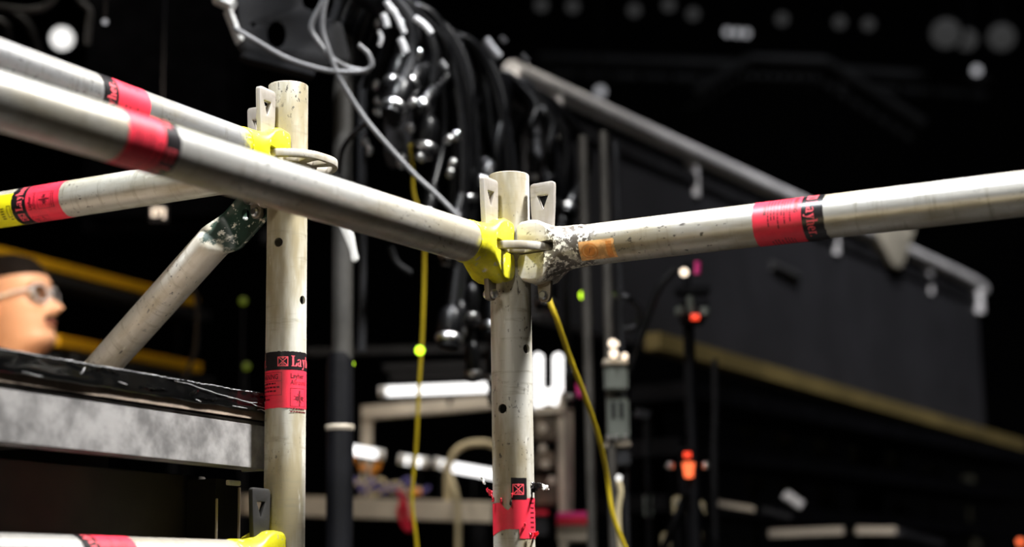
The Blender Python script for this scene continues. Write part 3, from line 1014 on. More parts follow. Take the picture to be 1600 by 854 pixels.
def glint_line(x0, z0, x1, z1, n, r, wob=.0012):
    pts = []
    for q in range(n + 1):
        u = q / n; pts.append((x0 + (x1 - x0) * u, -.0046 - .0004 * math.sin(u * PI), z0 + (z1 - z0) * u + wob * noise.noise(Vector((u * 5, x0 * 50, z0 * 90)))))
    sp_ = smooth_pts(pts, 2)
    sub('film_glint_line', sweep(sp_, [r * (.35 + .65 * math.sin(PI * min(1, max(0, q / (len(sp_) - 1)))) ) for q in range(len(sp_))], 6), M['glint_line'], film)
glint_line(.19, .031, .055, .0195, 20, .0003, .002); glint_line(.055, .0195, -.008, .0145, 10, .0003, .002); glint_line(.09, .0215, .02, .020, 8, .0003)
glint_line(.345, .020, .338, .028, 5, .0003); glint_line(.27, .017, .285, .019, 4, .0004); glint_line(.52, .021, .56, .022, 6, .00035); glint_line(.60, .017, .585, .016, 4, .0004); glint_line(.02, .028, .012, .018, 5, .0005, .003)
glint_line(.012, .026, -.006, .024, 6, .0004, .003); glint_line(-.008, .030, -.010, .008, 8, .0005, .002); glint_line(.03, .013, -.004, .0105, 8, .0005, .002); glint_line(.08, .0125, .05, .012, 5, .0004); glint_line(.15, .0135, .14, .0115, 4, .0004); glint_line(.43, .0125, .40, .012, 5, .0003)
# hanging corner of the film
bm = bmesh.new(); rows = []
for i in range(13):
    u = i / 12; row = []
    for j in range(6):
        v = j / 5
        row.append(bm.verts.new((-.006 - .007 * math.sin(u * 2.2) + .002 * noise.noise(Vector((u * 6, v * 4, 1))), -.002 + .012 * v * (1 - .8 * u), .026 - .050 * u)))
    rows.append(row)
for a_, b_ in zip(rows, rows[1:]):
    for j in range(5): bm.faces.new((a_[j], b_[j], b_[j + 1], a_[j + 1]))
part('film_corner', apply_mods(mesh_from_bm('fc', bm), [('SOLIDIFY', dict(thickness=.0006))]), M['film'], deck, False)
xp0 = x_at(mtd @ Matrix.Translation((0, .092, -.09)), 341)
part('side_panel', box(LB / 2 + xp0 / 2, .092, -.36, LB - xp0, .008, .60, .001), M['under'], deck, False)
# legs: one box leg shows behind the edge beam
def deck_leg(x, y):
    w, d_ = .047, .04
    bm = bmesh.new(); z1 = -BH - .012; z0 = -DK.z + .0
    o_ = [(x, y), (x + w, y), (x + w, y + d_), (x, y + d_)]; i_ = [(x + .002, y + .002), (x + w - .002, y + .002), (x + w - .002, y + d_ - .002), (x + .002, y + d_ - .002)]
    V = [[bm.verts.new((*q, z)) for q in ol_] for ol_, z in ((o_, z0), (o_, z1), (i_, z1), (i_, z0))]
    for a_, b_ in zip(V, V[1:] + V[:1]):
        for k in range(4): bm.faces.new((a_[k], a_[(k + 1) % 4], b_[(k + 1) % 4], b_[k]))
    return mesh_from_bm('leg', bm, False)
M['legedge'] = simple('deck_leg_dark', (.007, .006, .005), .7, 0, spec=.2)
lx0 = x_at(mtd @ Matrix.Translation((0, .04, -.09)), 376)
for lx, ly in ((lx0, .04), (1.6, .04), (1.6, .62), (.075, .62)):
    part('leg', deck_leg(lx, ly), M['legedge'], deck, False)
part('leg_flange', box(lx0 + .001, .039, -BH - .27, .0022, .003, .50, .0004), M['beige'], deck, False, 'bare bright edge of the leg')
part('leg_flange', box(lx0 + .046, .039, -BH - .285, .0016, .003, .50, .0004), M['beige'], deck, False, 'bare bright edge of the leg')
part('leg_lip', box(lx0 + .015, .038, -BH - .0155, .024, .006, .006, .0008), M['whitepl'], deck, False, 'pale lip at the top of the leg')

# ------------------------------------------------------------------ the hall
def struct(name, me, mat):
    o = bpy.data.objects.new(name, me); COL.objects.link(o); me.materials.append(mat); o['kind'] = 'structure'; return o


struct('floor', box(0, 8, -.05, 26, 24, .1, 0), M['floor'])
struct('ceiling', box(0, 8, 9.05, 26, 24, .1, 0), M['wall'])
struct('wall_back', box(0, 18.5, 4.5, 26, .1, 9, 0), M['wall'])
struct('wall_left', box(-12.5, 8, 4.5, .1, 22, 9, 0), M['wall'])
struct('wall_right', box(12.5, 8, 4.5, .1, 22, 9, 0), M['wall'])
struct('wall_front', box(0, -3.5, 4.5, 26, .1, 9, 0), M['wall'])


def cyl(a, b, r, seg=20): return sweep([a, b], r, seg)


def cable(pts, r, n=8, seg=10): return sweep(smooth_pts(pts, n), r, seg)


def pr(d): return d / F_PX        # metres per pixel at depth d


# --- balcony: parapet panel, rail, yellow edge
def at_z(x, y, z): return PZ(x, y, z)


T0 = P(845, 131, 4.8); T1 = PZ(1525, 443, T0.z)
ux = (T1 - T0).normalized()
un = Vector((ux.y, -ux.x, 0))
if un.dot(CAM0 - T0) < 0: un = -un
dT1 = depth(T1)
B0 = T0.copy(); B0.z = P(858, 508, depth(T0)).z
B1 = T1.copy(); B1.z = P(1525, 692, dT1).z
bal = empty('balcony_parapet', (T0.x, T0.y, B0.z), 'long dark grey parapet panel running away to the right behind the tubes', 'parapet')
hT = 50 * pr(4.8)


def quadbox(a, b, c, d_, th, n):
    bm = bmesh.new(); v1 = [bm.verts.new(q) for q in (a, b, c, d_)]; v2 = [bm.verts.new(q - n * th) for q in (a, b, c, d_)]
    bm.faces.new(v1); bm.faces.new(v2[::-1])
    for k in range(4): bm.faces.new((v1[k], v2[k], v2[(k + 1) % 4], v1[(k + 1) % 4]))
    return mesh_from_bm('q', bm, False)


Tz0 = T0.z - 40 * pr(4.8); Tz1 = T1.z - 22 * pr(dT1)
ext = -ux * .02
part('panel', quadbox(Vector((T0.x, T0.y, Tz0)) + ext, Vector((T1.x, T1.y, Tz1)), B1, B0 + ext, .05, un), M['panel'], bal)
part('top_trim', quadbox(Vector((T0.x, T0.y, Tz0 + .004)) + ext + un * .01, Vector((T1.x, T1.y, Tz1 + .004)) + un * .01, Vector((T1.x, T1.y, Tz1 - .035)) + un * .01, Vector((T0.x, T0.y, Tz0 - .035)) + ext + un * .01, .07, un), M['greymet'], bal)
Y0 = B0 + (B1 - B0) * .13 + un * .06; Y1 = B1 + (B1 - B0) * .09 + un * .06
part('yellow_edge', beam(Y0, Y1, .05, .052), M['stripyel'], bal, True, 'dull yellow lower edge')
for k in range(4):
    zz = B0.z - .16 - k * .16
    a_ = Vector((Y0.x, Y0.y, zz)) + un * (.0 - k * .05); b_ = Vector((Y1.x, Y1.y, zz)) + un * (-k * .05)
    part('riser', beam(a_, b_, .25, .05), M['blackmet'], bal)
# support posts to the floor
for q in (.25, .75):
    c = B0.lerp(B1, q) - un * .2
    part('support_post', cyl((c.x, c.y, 0), (c.x, c.y, c.z - .05), .05), M['blackmet'], bal)
# rail on top: continues left towards the cable bunch
rail = empty('balcony_rail', T0, 'light grey handrail pipe sloping down to the right above the dark parapet', 'handrail')
RS = T0 - ux * .04
part('pipe', sweep(smooth_pts([RS, T0, T0.lerp(T1, .5), T1 - ux * .06, T1 - Vector((0, 0, .05)), T1 - Vector((0, 0, .14))], 6), .030, 16), M['railgrey'], rail)
for (bx, by) in ((1080, 262), (1447, 430), (866, 160), (1300, 362)):
    c = PZ(bx, by - 20, T0.z)
    part('stub_post', cyl(c, c - Vector((0, 0, .14)), .024), M['railgrey'], rail)
# pale gusset below the right ledger
g0 = PZ(1392, 380, T0.z)
mt = Matrix((ux, Vector((0, 0, 1)), -un)).transposed().to_4x4(); mt.translation = g0
gm = plate([[(-.34, .05), (.24, .10), (.16, .02), (.09, -.06), (.04, -.10), (-.06, -.10), (-.14, -.05)]], .05, .004); gm.transform(mt)
part('gusset', gm, M['railbeige'], rail, True, 'pale beige gusset plate')
part('grip_handle', cyl(P(1202, 414, 6.02), P(1244, 433, 6.20), .02), M['truss'], bal)
M['dimseat'] = simple('dim_olive_seat', (.03, .028, .012), .6)
for r_ in range(2):
    for k in range(7):
        c = P(1170 + k * 57 + r_ * 8, 655 + r_ * 85 + k * 17, 6.2 + k * .4)
        me = boxes([(c.x, c.y, c.z, .07, .05, .09), (c.x, c.y - .04, c.z - .05, .07, .08, .02), (c.x, c.y, c.z - .16, .02, .02, .24)], .008)
        single('seat', me, M['dimseat'], 'dim seat shell in the dark rows below the yellow balcony edge', 'seat', 'seats in the dark rows below the balcony')

# --- far roof trusses and lamps
def truss(pts, lab, r=.05):
    e = empty('roof_truss', P(*pts[0]), lab, 'truss')
    for a_, b_ in zip(pts, pts[1:]):
        A_, B_ = P(*a_), P(*b_)
        part('chord', cyl(A_, B_, r), M['truss'], e)
        part('chord', cyl(A_ + Vector((0, .4, .0)), B_ + Vector((0, .4, 0)), r * .8), M['truss'], e)
        n = 7
        for k in range(n):
            q = A_.lerp(B_, k / n); w = A_.lerp(B_, (k + .5) / n) + Vector((0, .4, 0))
            part('lattice_bar', cyl(q, w, .015, 8), M['truss'], e)
    return e


truss([(840, 92, 13), (1180, 103, 13.2), (1560, 128, 13.5)], 'faint long horizontal roof truss across the dark upper right')
truss([(1085, 148, 11.5), (1170, 95, 11.6), (1290, 99, 11.7), (1440, 195, 11.8)], 'faint angled roof truss above the balcony rail')
area('roof_wash', (3, 9.5, 7.5), (3, 12.5, 4.5), 1, 16, (.9, .92, 1), spread=120).data.energy = 9


def lamp(x, y, d, r, mat, label, body=True, ell=1.0, hang=0.0):
    c = P(x, y, d); dirc = (CAM0 - c).normalized()
    e = empty('lamp', c, label, 'lamp')
    mt = axis_m(c, dirc)
    if body: part('housing', lathe([(0, -r * 2.6), (r * .7, -r * 2.5), (r * 1.25, -r * 1.2), (r * 1.3, 0), (r * 1.1, 0), (r * .9, -r * .5), (0, -r * .6)], 24, mtx=mt), M['blackmet'], e)
    if body: hang = 8.99 - c.z if hang == 0 else hang
    if hang:
        q = c - dirc * r * (1.9 if body else .6)
        part('hanger_rod' if hang > 0 else 'stem', cyl(q, q + Vector((0, 0, hang)), .008 if body else .003, 8), M['blackmet'], e)
    if not body: part('socket', lathe([(0, -r * 1.6), (r * .8, -r * 1.5), (r * .95, -.25 * r), (0, -.25 * r)], 16, mtx=mt), M['blackmet'], e)
    part('lens', lathe([(0, -.3 * r), (r * ell, -.2 * r), (r * .9 * ell, .05 * r), (r * .5 * ell, .2 * r), (0, .25 * r)], 24, mtx=mt), mat, e)
    return e


lamp(938, 143, 12, .035, M['lamp_dim'], 'small round grey lamp glowing above the start of the balcony rail')
lamp(97, 60, 9, .055, M['lamp_white'], 'bright round lamp at the upper left above the topmost tube')
for i, xx in enumerate((1137, 1152, 1166)):
    lamp(xx, 50 + i, 14, .030, M['lamp_dim'], ('leftmost', 'middle', 'rightmost')[i] + ' of three tiny lamps in a row near the top of the dark roof')
for (xx, yy, rr, lab) in ((1478, 52, .11, 'largest dim lamp near the top right corner'), (1510, 62, .08, 'dim lamp just right of the largest roof lamp'),
                      (1565, 58, .10, 'dim roof lamp nearest the top right corner'), (1526, 110, .035, 'single faint lamp below the top right lamps')):
    lamp(xx, yy, 13, rr, M['lamp_faint'] if rr > .05 else M['lamp_dim'], lab)
for i, (xx, yy) in enumerate(((846, 8), (895, 10), (991, 16), (1083, 22), (1045, 8), (1222, 30), (1312, 35), (1357, 38))):
    lamp(xx, yy, 14, .05, M['lamp_faint'], 'very faint round lamp in the row along the top edge of the dark roof').__setitem__('group', 'faint roof lamps along the top edge')

# --- cable bunch over a black bar
bar0, bar1 = P(520, -45, 3.0), P(858, 185, 4.0)
cbar = empty('cable_bar', bar0, 'black bar sloping down to the right under the hanging cable bunch', 'bar')
part('pipe', cyl(bar0, bar1, .024), M['blackmet'], cbar)
cs_ = P(619, 185, 3.35); kq = pr(3.35)
gp = empty('grey_case', cs_, 'flat grey case side showing between the hanging cables', 'case')
part('body', box(cs_.x, cs_.y + .06, cs_.z, 40 * kq, .12, 112 * kq, .006), M['panel2'], gp)
part('latch', lathe([(0, -.004), (.009, -.004), (.009, .004), (0, .004)], 16, mtx=axis_m(P(626, 163, 3.34), (0, -1, 0))), M['blackmet'], gp)
part('hanger_strap', cyl((cs_.x, cs_.y + .06, cs_.z), (cs_.x, cs_.y + .06, cs_.z + .9), .01), M['blackmet'], gp)
part('bracket', beam(bar0 - Vector((0, 0, .02)), bar0 + Vector((0, .0, .8)), .05, .03, up=Vector((0, 1, 0))), M['blackmet'], cbar)
rnd = random.Random(21)
for k in range(34):
    u = .12 + .88 * (k + rnd.uniform(-.4, .4)) / 34; u = min(.99, max(.1, u))
    if .62 < u < .72: u -= .14
    c = bar0.lerp(bar1, u); d_ = depth(c); r = rnd.uniform(.007, .013)
    side = rnd.uniform(-.02, .02)
    drop = rnd.uniform(.10, .38) if rnd.random() < .75 else rnd.uniform(.4, .65)
    out = rnd.uniform(.03, .08)
    bdir = (bar1 - bar0).normalized(); b2 = Vector((bdir.x, bdir.y, 0)).normalized()
    fr = Vector((-b2.y, b2.x, 0));
    if fr.dot(CAM0 - c) < 0: fr = -fr
    pts = [c - fr * .09 + b2 * side + Vector((0, 0, -.12)), c - fr * .045 + Vector((0, 0, -.01)), c + Vector((0, 0, .024 + r)), c + fr * out * .6 + b2 * (side + .03) + Vector((0, 0, -.005)),
           c + fr * out + b2 * (.05 + side * 2) + Vector((0, 0, -drop * .35)), c + fr * out * .9 + b2 * (.05 + side * 3) + Vector((0, 0, -drop * .7)), c + fr * out * .8 + b2 * (.04 + side) + Vector((0, 0, -drop))]
    e = empty('power_cable', pts[-1], 'black cable draped over the sloping bar, one of the tangled hanging bunch', 'cable', 'black cables hanging in the tangled bunch')
    part('cable_jacket', cable(pts, r, 7, 10), M['rubber'] if k % 9 else M['greymet'], e)
    dv = (pts[-1] - pts[-2]).normalized(); mt = axis_m(pts[-1], dv)
    cr = r * 1.9
    part('plug', lathe([(r, -.004), (cr * .8, .0), (cr, .012), (cr, .05), (cr * .9, .054), (cr * .9, .075), (0, .078)], 20, mtx=mt), M['rubber'], e)
    part('locking_ring', lathe([(cr * 1.02, .052), (cr * 1.1, .055), (cr * 1.1, .062), (cr * 1.02, .065)], 20, mtx=mt, closed=True), M['chrome'], e)


M['sleeve'] = simple('pale_cable_highlight', (.75, .75, .77), .35, 0, .05, 20)  # no real sleeve, pale colour paints the highlights where the cables bend
for i, (q, r_) in enumerate((([(603, 2), (612, 14), (618, 20)], 6), ([(598, 22), (603, 32), (605, 42)], 6.5), ([(608, 12), (618, 22), (626, 38), (632, 52)], 5.5), ([(625, 60), (630, 70), (634, 82)], 7),
                             ([(648, 28), (662, 38), (674, 52)], 6), ([(592, 48), (596, 60), (592, 72)], 4), ([(758, 62), (768, 76), (780, 90)], 9), ([(782, 58), (790, 66)], 5), ([(815, 86), (824, 96)], 5), ([(688, 96), (696, 106), (700, 106.5)], 7), ([(842, 168), (850, 174), (852, 174.5)], 7))):
    dd = 3.12 if q[0][0] < 720 else 3.7
    single('cable_highlight', sweep(smooth_pts([P(*u_, dd) for u_ in q], 4), r_ * pr(dd) * .8, 14), M['sleeve'] if i < 7 else M['rubber_gr'], 'painted pale highlight on the hanging cables, ' + ['topmost, at the picture edge', 'short one below the topmost', 'longest, curving down', 'blunt one under the longest', 'slanted one to the right of the longest', 'thin one farthest left', 'largest and brightest, farther down the bar', 'just above the largest', 'small one on the bar right of the largest', 'dim one hanging low in the middle of the bunch', 'dim one at the start of the balcony rail'][i], 'cable highlight')

# --- gray and coloured cables
def cab(name, pts, rpx, mat, label, cat='cable', d=None):
    w = [P(*(p_ if len(p_) == 3 else (*p_, d))) for p_ in pts]
    dd = depth(w[0])
    return single(name, cable(w, rpx * pr(dd)), mat, label, cat)


cab('grey_cable', [(366, 44), (400, 64), (450, 92), (510, 110), (560, 112), (580, 104), (576, 85), (560, 70)], 4.2, M['rubber_gr'], 'grey cable sagging from the steel plate and hooking up at its right end', d=2.85)
cab('grey_cable', [(520, -30), (500, 10), (486, 42), (498, 66), (520, 92), (545, 106), (575, 112)], 4.0, M['rubber_gr'], 'short grey cable curving down beside the steel plate', d=2.9)
cab('grey_cable', [(520, -40), (508, 5), (504, 45), (514, 80), (526, 112), (547, 150), (574, 190), (610, 232), (650, 275), (690, 312), (720, 350), (735, 420)], 4.0, M['rubber_gr'], 'long grey cable running diagonally down towards the middle upright', d=2.85)
cab('grey_cable', [(574, 190, 2.86), (550, 212, 2.95), (535, 235, 3.0), (530, 270, 3.1)], 4.5, M['greymet'], 'short dark grey cable branching down left off the long diagonal cable')
cab('yellow_cable', [(640, 225, 3.2), (645, 262, 3.2), (646, 300, 3.2), (660, 350, 3.2), (663, 420, 3.2), (660, 520, 3.2), (655, 600, 3.2), (650, 700, 3.2), (644, 780, 3.2), (652, 860, 3.2), (660, 1000, 3.2)], 2.7, M['cabyel'], 'thin yellow cable hanging straight down left of the middle upright')
cab('yellow_cable', [(835, 420, 2.6), (852, 455, 2.6), (870, 500, 2.6), (890, 558, 2.65), (915, 622, 2.7), (935, 682, 2.75), (948, 740, 2.8), (957, 800, 2.8), (975, 850, 2.8), (1000, 900, 2.8)], 4.0, M['cabyel'], 'yellow cable slanting down to the right from behind the middle upright')
cab('beige_cable', [(975, 900, 3.2), (968, 840, 3.2), (966, 800, 3.2), (970, 770, 3.2), (967, 752, 3.2)], 4.5, M['cabbeige'], 'pale cable dropping from the small white light beside the equipment boxes')
cab('beige_cable', [(700, 790, 4.7), (700, 740, 4.7), (712, 705, 4.7), (740, 692, 4.7), (775, 698, 4.7), (800, 740, 4.7), (802, 790, 4.7)], 5.5, M['cabbeige'], 'pale beige cable arching above the table left of the middle upright')
cab('beige_cable', [(702, 738, 4.6), (712, 770, 4.58), (716, 810, 4.58), (716, 870, 4.58)], 4.5, M['cabbeige'], 'pale beige cable hanging down in front of the table edge')
cab('black_cable', [(1055, 420, 3.6), (1030, 450, 3.6), (1012, 495, 3.6), (998, 540, 3.6), (985, 580, 3.6), (975, 640, 3.6)], 6, M['rubber'], 'thick black cable slanting down from the tripod stand to the equipment boxes')
cab('black_cable', [(955, 455, 3.62), (972, 462, 3.5), (990, 470, 3.5), (1000, 490, 3.5), (993, 510, 3.5), (975, 514, 3.5)], 5, M['rubber'], 'small black cable loop right of the grey poles')
cab('black_cable', [(300, 440, 4.4), (308, 480, 4.4), (306, 540, 4.4), (295, 575, 4.4), (285, 600, 4.4)], 3.5, M['rubber'], 'thin black cable hanging across the ends of the yellow edges')
cab('grey_cable', [(832, 160, 3.9), (838, 200, 3.8), (840, 235, 3.6), (848, 262, 3.6), (856, 290, 3.6), (862, 330, 3.6)], 5, M['greymet'], 'dark grey cable end hanging behind the top of the middle upright')
cab('grey_cable', [(1117, 560, 4.2), (1118, 640, 4.2), (1116, 720, 4.2), (1120, 900, 4.2)], 5, M['greymet'], 'dim grey cable hanging right of the black tripod stand')
cab('grey_cable', [(610, 385, 3.3), (620, 410, 3.3), (640, 425, 3.3), (640, 425.5, 3.3)], 5, M['greymet'], 'short dim cable curving under the nearest tube')
# loops upper left
cab('cable_loop', [(-60, -30, 4.2), (-20, 2, 4.2), (20, 14, 4.2), (60, 14, 4.2), (85, -2, 4.2), (95, -30, 4.2)], 5.5, M['rubber_gr'], 'light grey hose loop hanging in from the top left corner')
cab('cable_loop', [(20, 20, 4.4), (40, 35, 4.4), (52, 55, 4.4), (62, 85, 4.4), (72, 120, 4.4)], 6, M['greymet'], 'dim grey hose curving down behind the topmost tube at the far left')
cab('cable_loop', [(-20, 30, 4.4), (5, 36, 4.4), (14, 60, 4.4), (12, 90, 4.4)], 6, M['greymet'], 'dim grey hose at the left edge above the topmost tube')
cab('cable_loop', [(118, -20, 4.4), (128, 4, 4.4), (140, 16, 4.4), (139, 40, 4.4), (137, 70, 4.4)], 4.5, M['rubber_gr'], 'grey hose end dangling from the top edge left of the dark panel')
lamp(164, 34, 3.8, .006, M['lamp_dim'], 'tiny white point of light left of the steel plate', False, hang=1.2)

# backdrop cabinet at upper left (dark flat side)
c = P(250, 100, 4.6)
M['vdark'] = simple('very_dark_casing', (.0015, .0015, .0018), .95, spec=.0)
cabn = empty('speaker_cabinet', (c.x, c.y, c.z - .4), 'tall black cabinet filling the dark area above the topmost tube', 'cabinet')
part('casing', box(c.x, c.y + .25, c.z, .42, .4, .9, .01), M['vdark'], cabn)
part('grille', box(c.x, c.y + .04, c.z, .36, .02, .82, .004), M['vdark'], cabn)

# --- steel plate with hole
mt = axis_m(P(450, 45, 3.05), (CAM0 - P(450, 45, 3.05)) + Vector((.3, 0, 0)))
k_ = pr(3.05)
xw = mt.to_3x3() @ Vector((1, 0, 0)); 
mt = Matrix((RT, UP, -FWD)).transposed().to_4x4() @ Matrix.Rotation(.25, 4, 'Y'); mt.translation = P(450, 45, 3.05)


def pp(lst): return [((x - 450) * k_, (45 - y) * k_) for x, y in lst]


ol = pp([(372, 52), (371, -60), (470, -60), (472, 10), (535, 35), (548, 92), (470, 112), (395, 95), (370, 76)])
pm = plate([rounded(ol, .008), circ(*pp([(432, 55)])[0], 15 * k_, 24, 21 * k_), circ(*pp([(396, 41)])[0], 4 * k_, 12)], .010, .001)
pm.transform(mt)
sp = empty('steel_plate', P(450, 110, 3.05), 'dark grey steel plate with an oval hole at the top left of centre', 'plate')
part('plate', pm, M['greymet'], sp)
part('flange', beam(P(355, 15, 3.0), P(375, 66, 3.0), .03, .006), M['railgrey'], sp)
part('flange', beam(P(335, -8, 3.0), P(366, 8, 3.0), .04, .02), M['railgrey'], sp)
part('rib', beam(P(375, 88, 3.02), P(490, 118, 3.05), .03, .012), M['blackmet'], sp)
part('hanger_rod', cyl(P(420, -50, 3.05), P(420, -50, 3.05) + Vector((0, 0, .6)), .012), M['blackmet'], sp)

# --- vertical poles
def pole(xpix, d, rpx, y0, mat, label, cat='pole', y1=None, collar=None, name='pole'):
    top = P(xpix, y0, d); e = empty(name, (top.x, top.y, 0), label, cat)
    zb_ = 0 if y1 is None else P(xpix, y1, d).z
    part('tube', cyl((top.x, top.y, zb_), top, rpx * pr(d), 24), mat, e)
    return e, top


e, tp_ = pole(537, 3.2, 15.5, -60, M['polegrey2'], 'thick grey brown pole standing right of the left upright with a black lower sleeve')
zs = P(537, 568, 3.2).z
part('sleeve', lathe([(20 * pr(3.2), .0), (20 * pr(3.2), zs - .02), (17 * pr(3.2), zs)], 32, mtx=Matrix.Translation((tp_.x - .004, tp_.y, 0))), M['blackmet'], e, True, 'black sleeve over the lower pole')
zc = P(528, 680, 3.2).z
part('collar', lathe([(20.5 * pr(3.2), zc - .006), (22 * pr(3.2), zc), (20.5 * pr(3.2), zc + .003)], 32, mtx=Matrix.Translation((tp_.x - .004, tp_.y, 0)), closed=True), M['beige'], e)
part('clamp', lathe([(16 * pr(3.2), 0), (18 * pr(3.2), .002), (18 * pr(3.2), .03), (16 * pr(3.2), .032)], 32, mtx=Matrix.Translation((tp_.x, tp_.y, P(537, 66, 3.2).z)), closed=True), M['blackmet'], e)
pole(566, 3.4, 7, -60, M['greymet'], 'thinner dark pole directly right of the thick grey brown pole', y1=566)
pole(911, 3.7, 7.5, 212, M['polegrey'], 'leftmost of the three grey poles right of the middle upright')
pole(943, 3.6, 7, 205, M['polegrey'], 'middle one of the three grey poles right of the middle upright, reaching highest')
pole(962, 3.65, 5.5, 222, M['greymet'], 'rightmost and thinnest of the three grey poles right of the middle upright')
pole(876, 4.4, 7, 612, M['beige'], 'pale rack upright below the glowing white bars')
# white strap
dS = 2.72
st = P(545, 385, dS); k2 = pr(dS)
sm = plate([rounded([((x - 545) * k2, (385 - y) * k2) for x, y in ((520, 330), (540, 330), (553, 368), (557, 392), (561, 404), (556, 410), (549, 408), (547, 392), (538, 370))], .004)], .004, .001)
mt = Matrix((RT, UP, -FWD)).transposed().to_4x4(); mt.translation = st; sm.transform(mt)
single('white_strap', sm, M['whitepl'], 'white strap end hanging just below the nearest tube beside the grey pole', 'strap')
# small white sign
cs = P(248, 333, 3.9); k3 = pr(3.9)
se = empty('sign', cs, 'small dark sign with white strokes below the level tube', 'sign')
sb = box(0, 0, 0, 30 * k3, 30 * k3, .006, .001); mt0 = Matrix((RT, UP, -FWD)).transposed().to_4x4(); mt0.translation = cs; sb.transform(mt0)
part('board', sb, M['blackmet'], se)
F = Flat(); F.rect(-.016, .006, .014, .013); F.rect(-.016, -.006, -.008, .006); F.rect(-.002, -.004, .004, .006); F.rect(.009, -.012, .016, .012); F.rect(-.016, -.008, .0, -.003)
mm = bpy.data.meshes.new('s'); F.bm.to_mesh(mm); F.bm.free()
mm.transform(mt0 @ Matrix.Translation((0, 0, .0035))); part('white_marking', mm, M['whitepl'], se)
part('hanger_rod', cyl(cs + Vector((0, .01, .01)), cs + Vector((0, .01, 2.2)), .004, 8), M['blackmet'], se)

# --- equipment boxes on a stand
d = 3.5; c = P(963, 585, d)
e = empty('equipment_stand', (c.x, c.y, 0), 'stand with green grey boxes and warm bulbs right of the slanting yellow cable', 'equipment stand')
part('pole', cyl((c.x, c.y + .05, 0), (c.x, c.y + .05, P(963, 566, d).z), .012), M['blackmet'], e)
k = pr(d)
for nm, x0, y0, x1, y1, mt_ in (('case', 944, 572, 980, 612, 'greengrey'), ('case', 948, 622, 982, 688, 'greengrey'), ('case', 950, 702, 984, 730, 'greymet')):
    a_ = P((x0 + x1) / 2, (y0 + y1) / 2, d)
    o = part(nm, box(a_.x, a_.y, a_.z, (x1 - x0) * k, .05, (y1 - y0) * k, .005), M[mt_], e)
    if nm == 'case' and mt_ == 'greengrey' and y0 > 600:
        ob = sub('display', boxes([(a_.x - c.x + q * k, a_.y - c.y - .0255, a_.z + 12 * k, 6 * k, .002, 26 * k) for q in (-7, 5)]), M['blackmet'], o)
part('strip', beam(P(942, 567, d), P(980, 567, d), .052, 8 * k), M['beige'], e)
part('strip', beam(P(945, 696, d), P(984, 694, d), .052, 8 * k), M['beige'], e)
for (xx, yy, rr) in ((957, 536, 6.5), (959, 552, 7), (976, 556, 5), (963, 537, 4)):
    a_ = P(xx, yy, d - .03)
    part('bulb', lathe([(0, -rr * k), (rr * k * .6, -rr * k * .8), (rr * k, 0), (rr * k * .6, rr * k * .8), (0, rr * k)], 16, mtx=Matrix.Translation(a_)), M['lamp_warm'], e)
for xx in (951, 963, 977): part('knob', lathe([(0, -.006), (.006, -.004), (.006, .004), (0, .006)], 12, mtx=Matrix.Translation(P(xx, 683, d - .03))), M['chrome'], e)
lamp(967, 746, 3.44, .006, M['lamp_white'], 'small white light under the green grey equipment boxes', False)
lamp(913, 461, 3.675, .008, M['led_green'], 'yellow green indicator light beside the leftmost grey pole', False, 1.3)
lamp(656, 547, 3.15, .007, M['led_green'], 'yellow green indicator light on the straight yellow cable', False, 1.2)
lamp(380, 470, 4.6, .010, M['led_dimgreen'], 'dim green light left of the left upright, upper of two', False, hang=-1.8)
lamp(385, 572, 4.6, .010, M['led_dimgreen'], 'dim green light left of the left upright, lower of two', False, hang=-1.6)
lamp(551, 568, 3.19, .003, M['led_green'], 'tiny green light at the sleeve of the thick pole', False)

# --- black stand with lamps, right
d = 3.7; k = pr(d); c = P(1079, 600, d)
e = empty('microphone_stand', (c.x, c.y, 0), 'black stand with clamps, pink tape and orange lights in front of the dark parapet', 'stand')
part('pole', cyl((c.x, c.y, 0), (c.x, c.y, P(1079, 480, d).z), 9 * k), M['blackmet'], e)
part('pole', cyl((c.x, c.y, P(1080, 480, d).z), (c.x, c.y, P(1080, 405, d).z), 6 * k), M['blackmet'], e)
part('clamp', beam(P(1055, 455, d), P(1108, 454, d), .05, 12 * k), M['blackmet'], e)
part('clamp_block', beam(P(1060, 482, d - .01), P(1106, 482, d - .01), .05, 26 * k), M['blackmet'], e)
part('lower_clamp', beam(P(1063, 500, d - .01), P(1100, 500, d - .01), .05, 12 * k), M['blackmet'], e)
part('grey_sleeve', cyl(P(1080, 490, d - .035), P(1078, 462, d - .035), 6 * k), M['greengrey'], e)
for xx in (1062, 1101): part('knob', lathe([(0, -.01), (.010, -.008), (.010, .008), (0, .01)], 12, mtx=Matrix.Translation(P(xx, 486, d - .04))), M['greengrey'], e)
part('pink_tape', cyl(P(1090, 428, d - .02), P(1091, 408, d - .02), 5 * k), M['pink'], e, True, 'bright pink tape')
part('amber_bulb', lathe([(0, -.009), (.007, -.006), (.009, 0), (.007, .006), (0, .009)], 16, mtx=Matrix.Translation(P(1069, 425, d - .03))), M['lamp_warm'], e)
part('red_light', cyl(P(1080, 495, d - .045), P(1092, 495, d - .045), .006), M['led_red'], e)
part('orange_lens', lathe([(0, -.018), (.009, -.016), (.013, .014), (0, .016)], 20, mtx=Matrix.Translation(P(1076, 733, d - .05))), M['led_orange'], e)
part('red_light', lathe([(0, -.006), (.008, -.005), (.008, .005), (0, .006)], 16, mtx=Matrix.Translation(P(1074, 710, d - .05))), M['led_red'], e)
part('lamp_housing', cyl(P(1076, 700, d - .02), P(1076, 770, d - .02), 15 * k), M['blackmet'], e)
part('cross_arm', beam(P(1040, 728, d), P(1110, 728, d), .02, 8 * k), M['blackmet'], e)
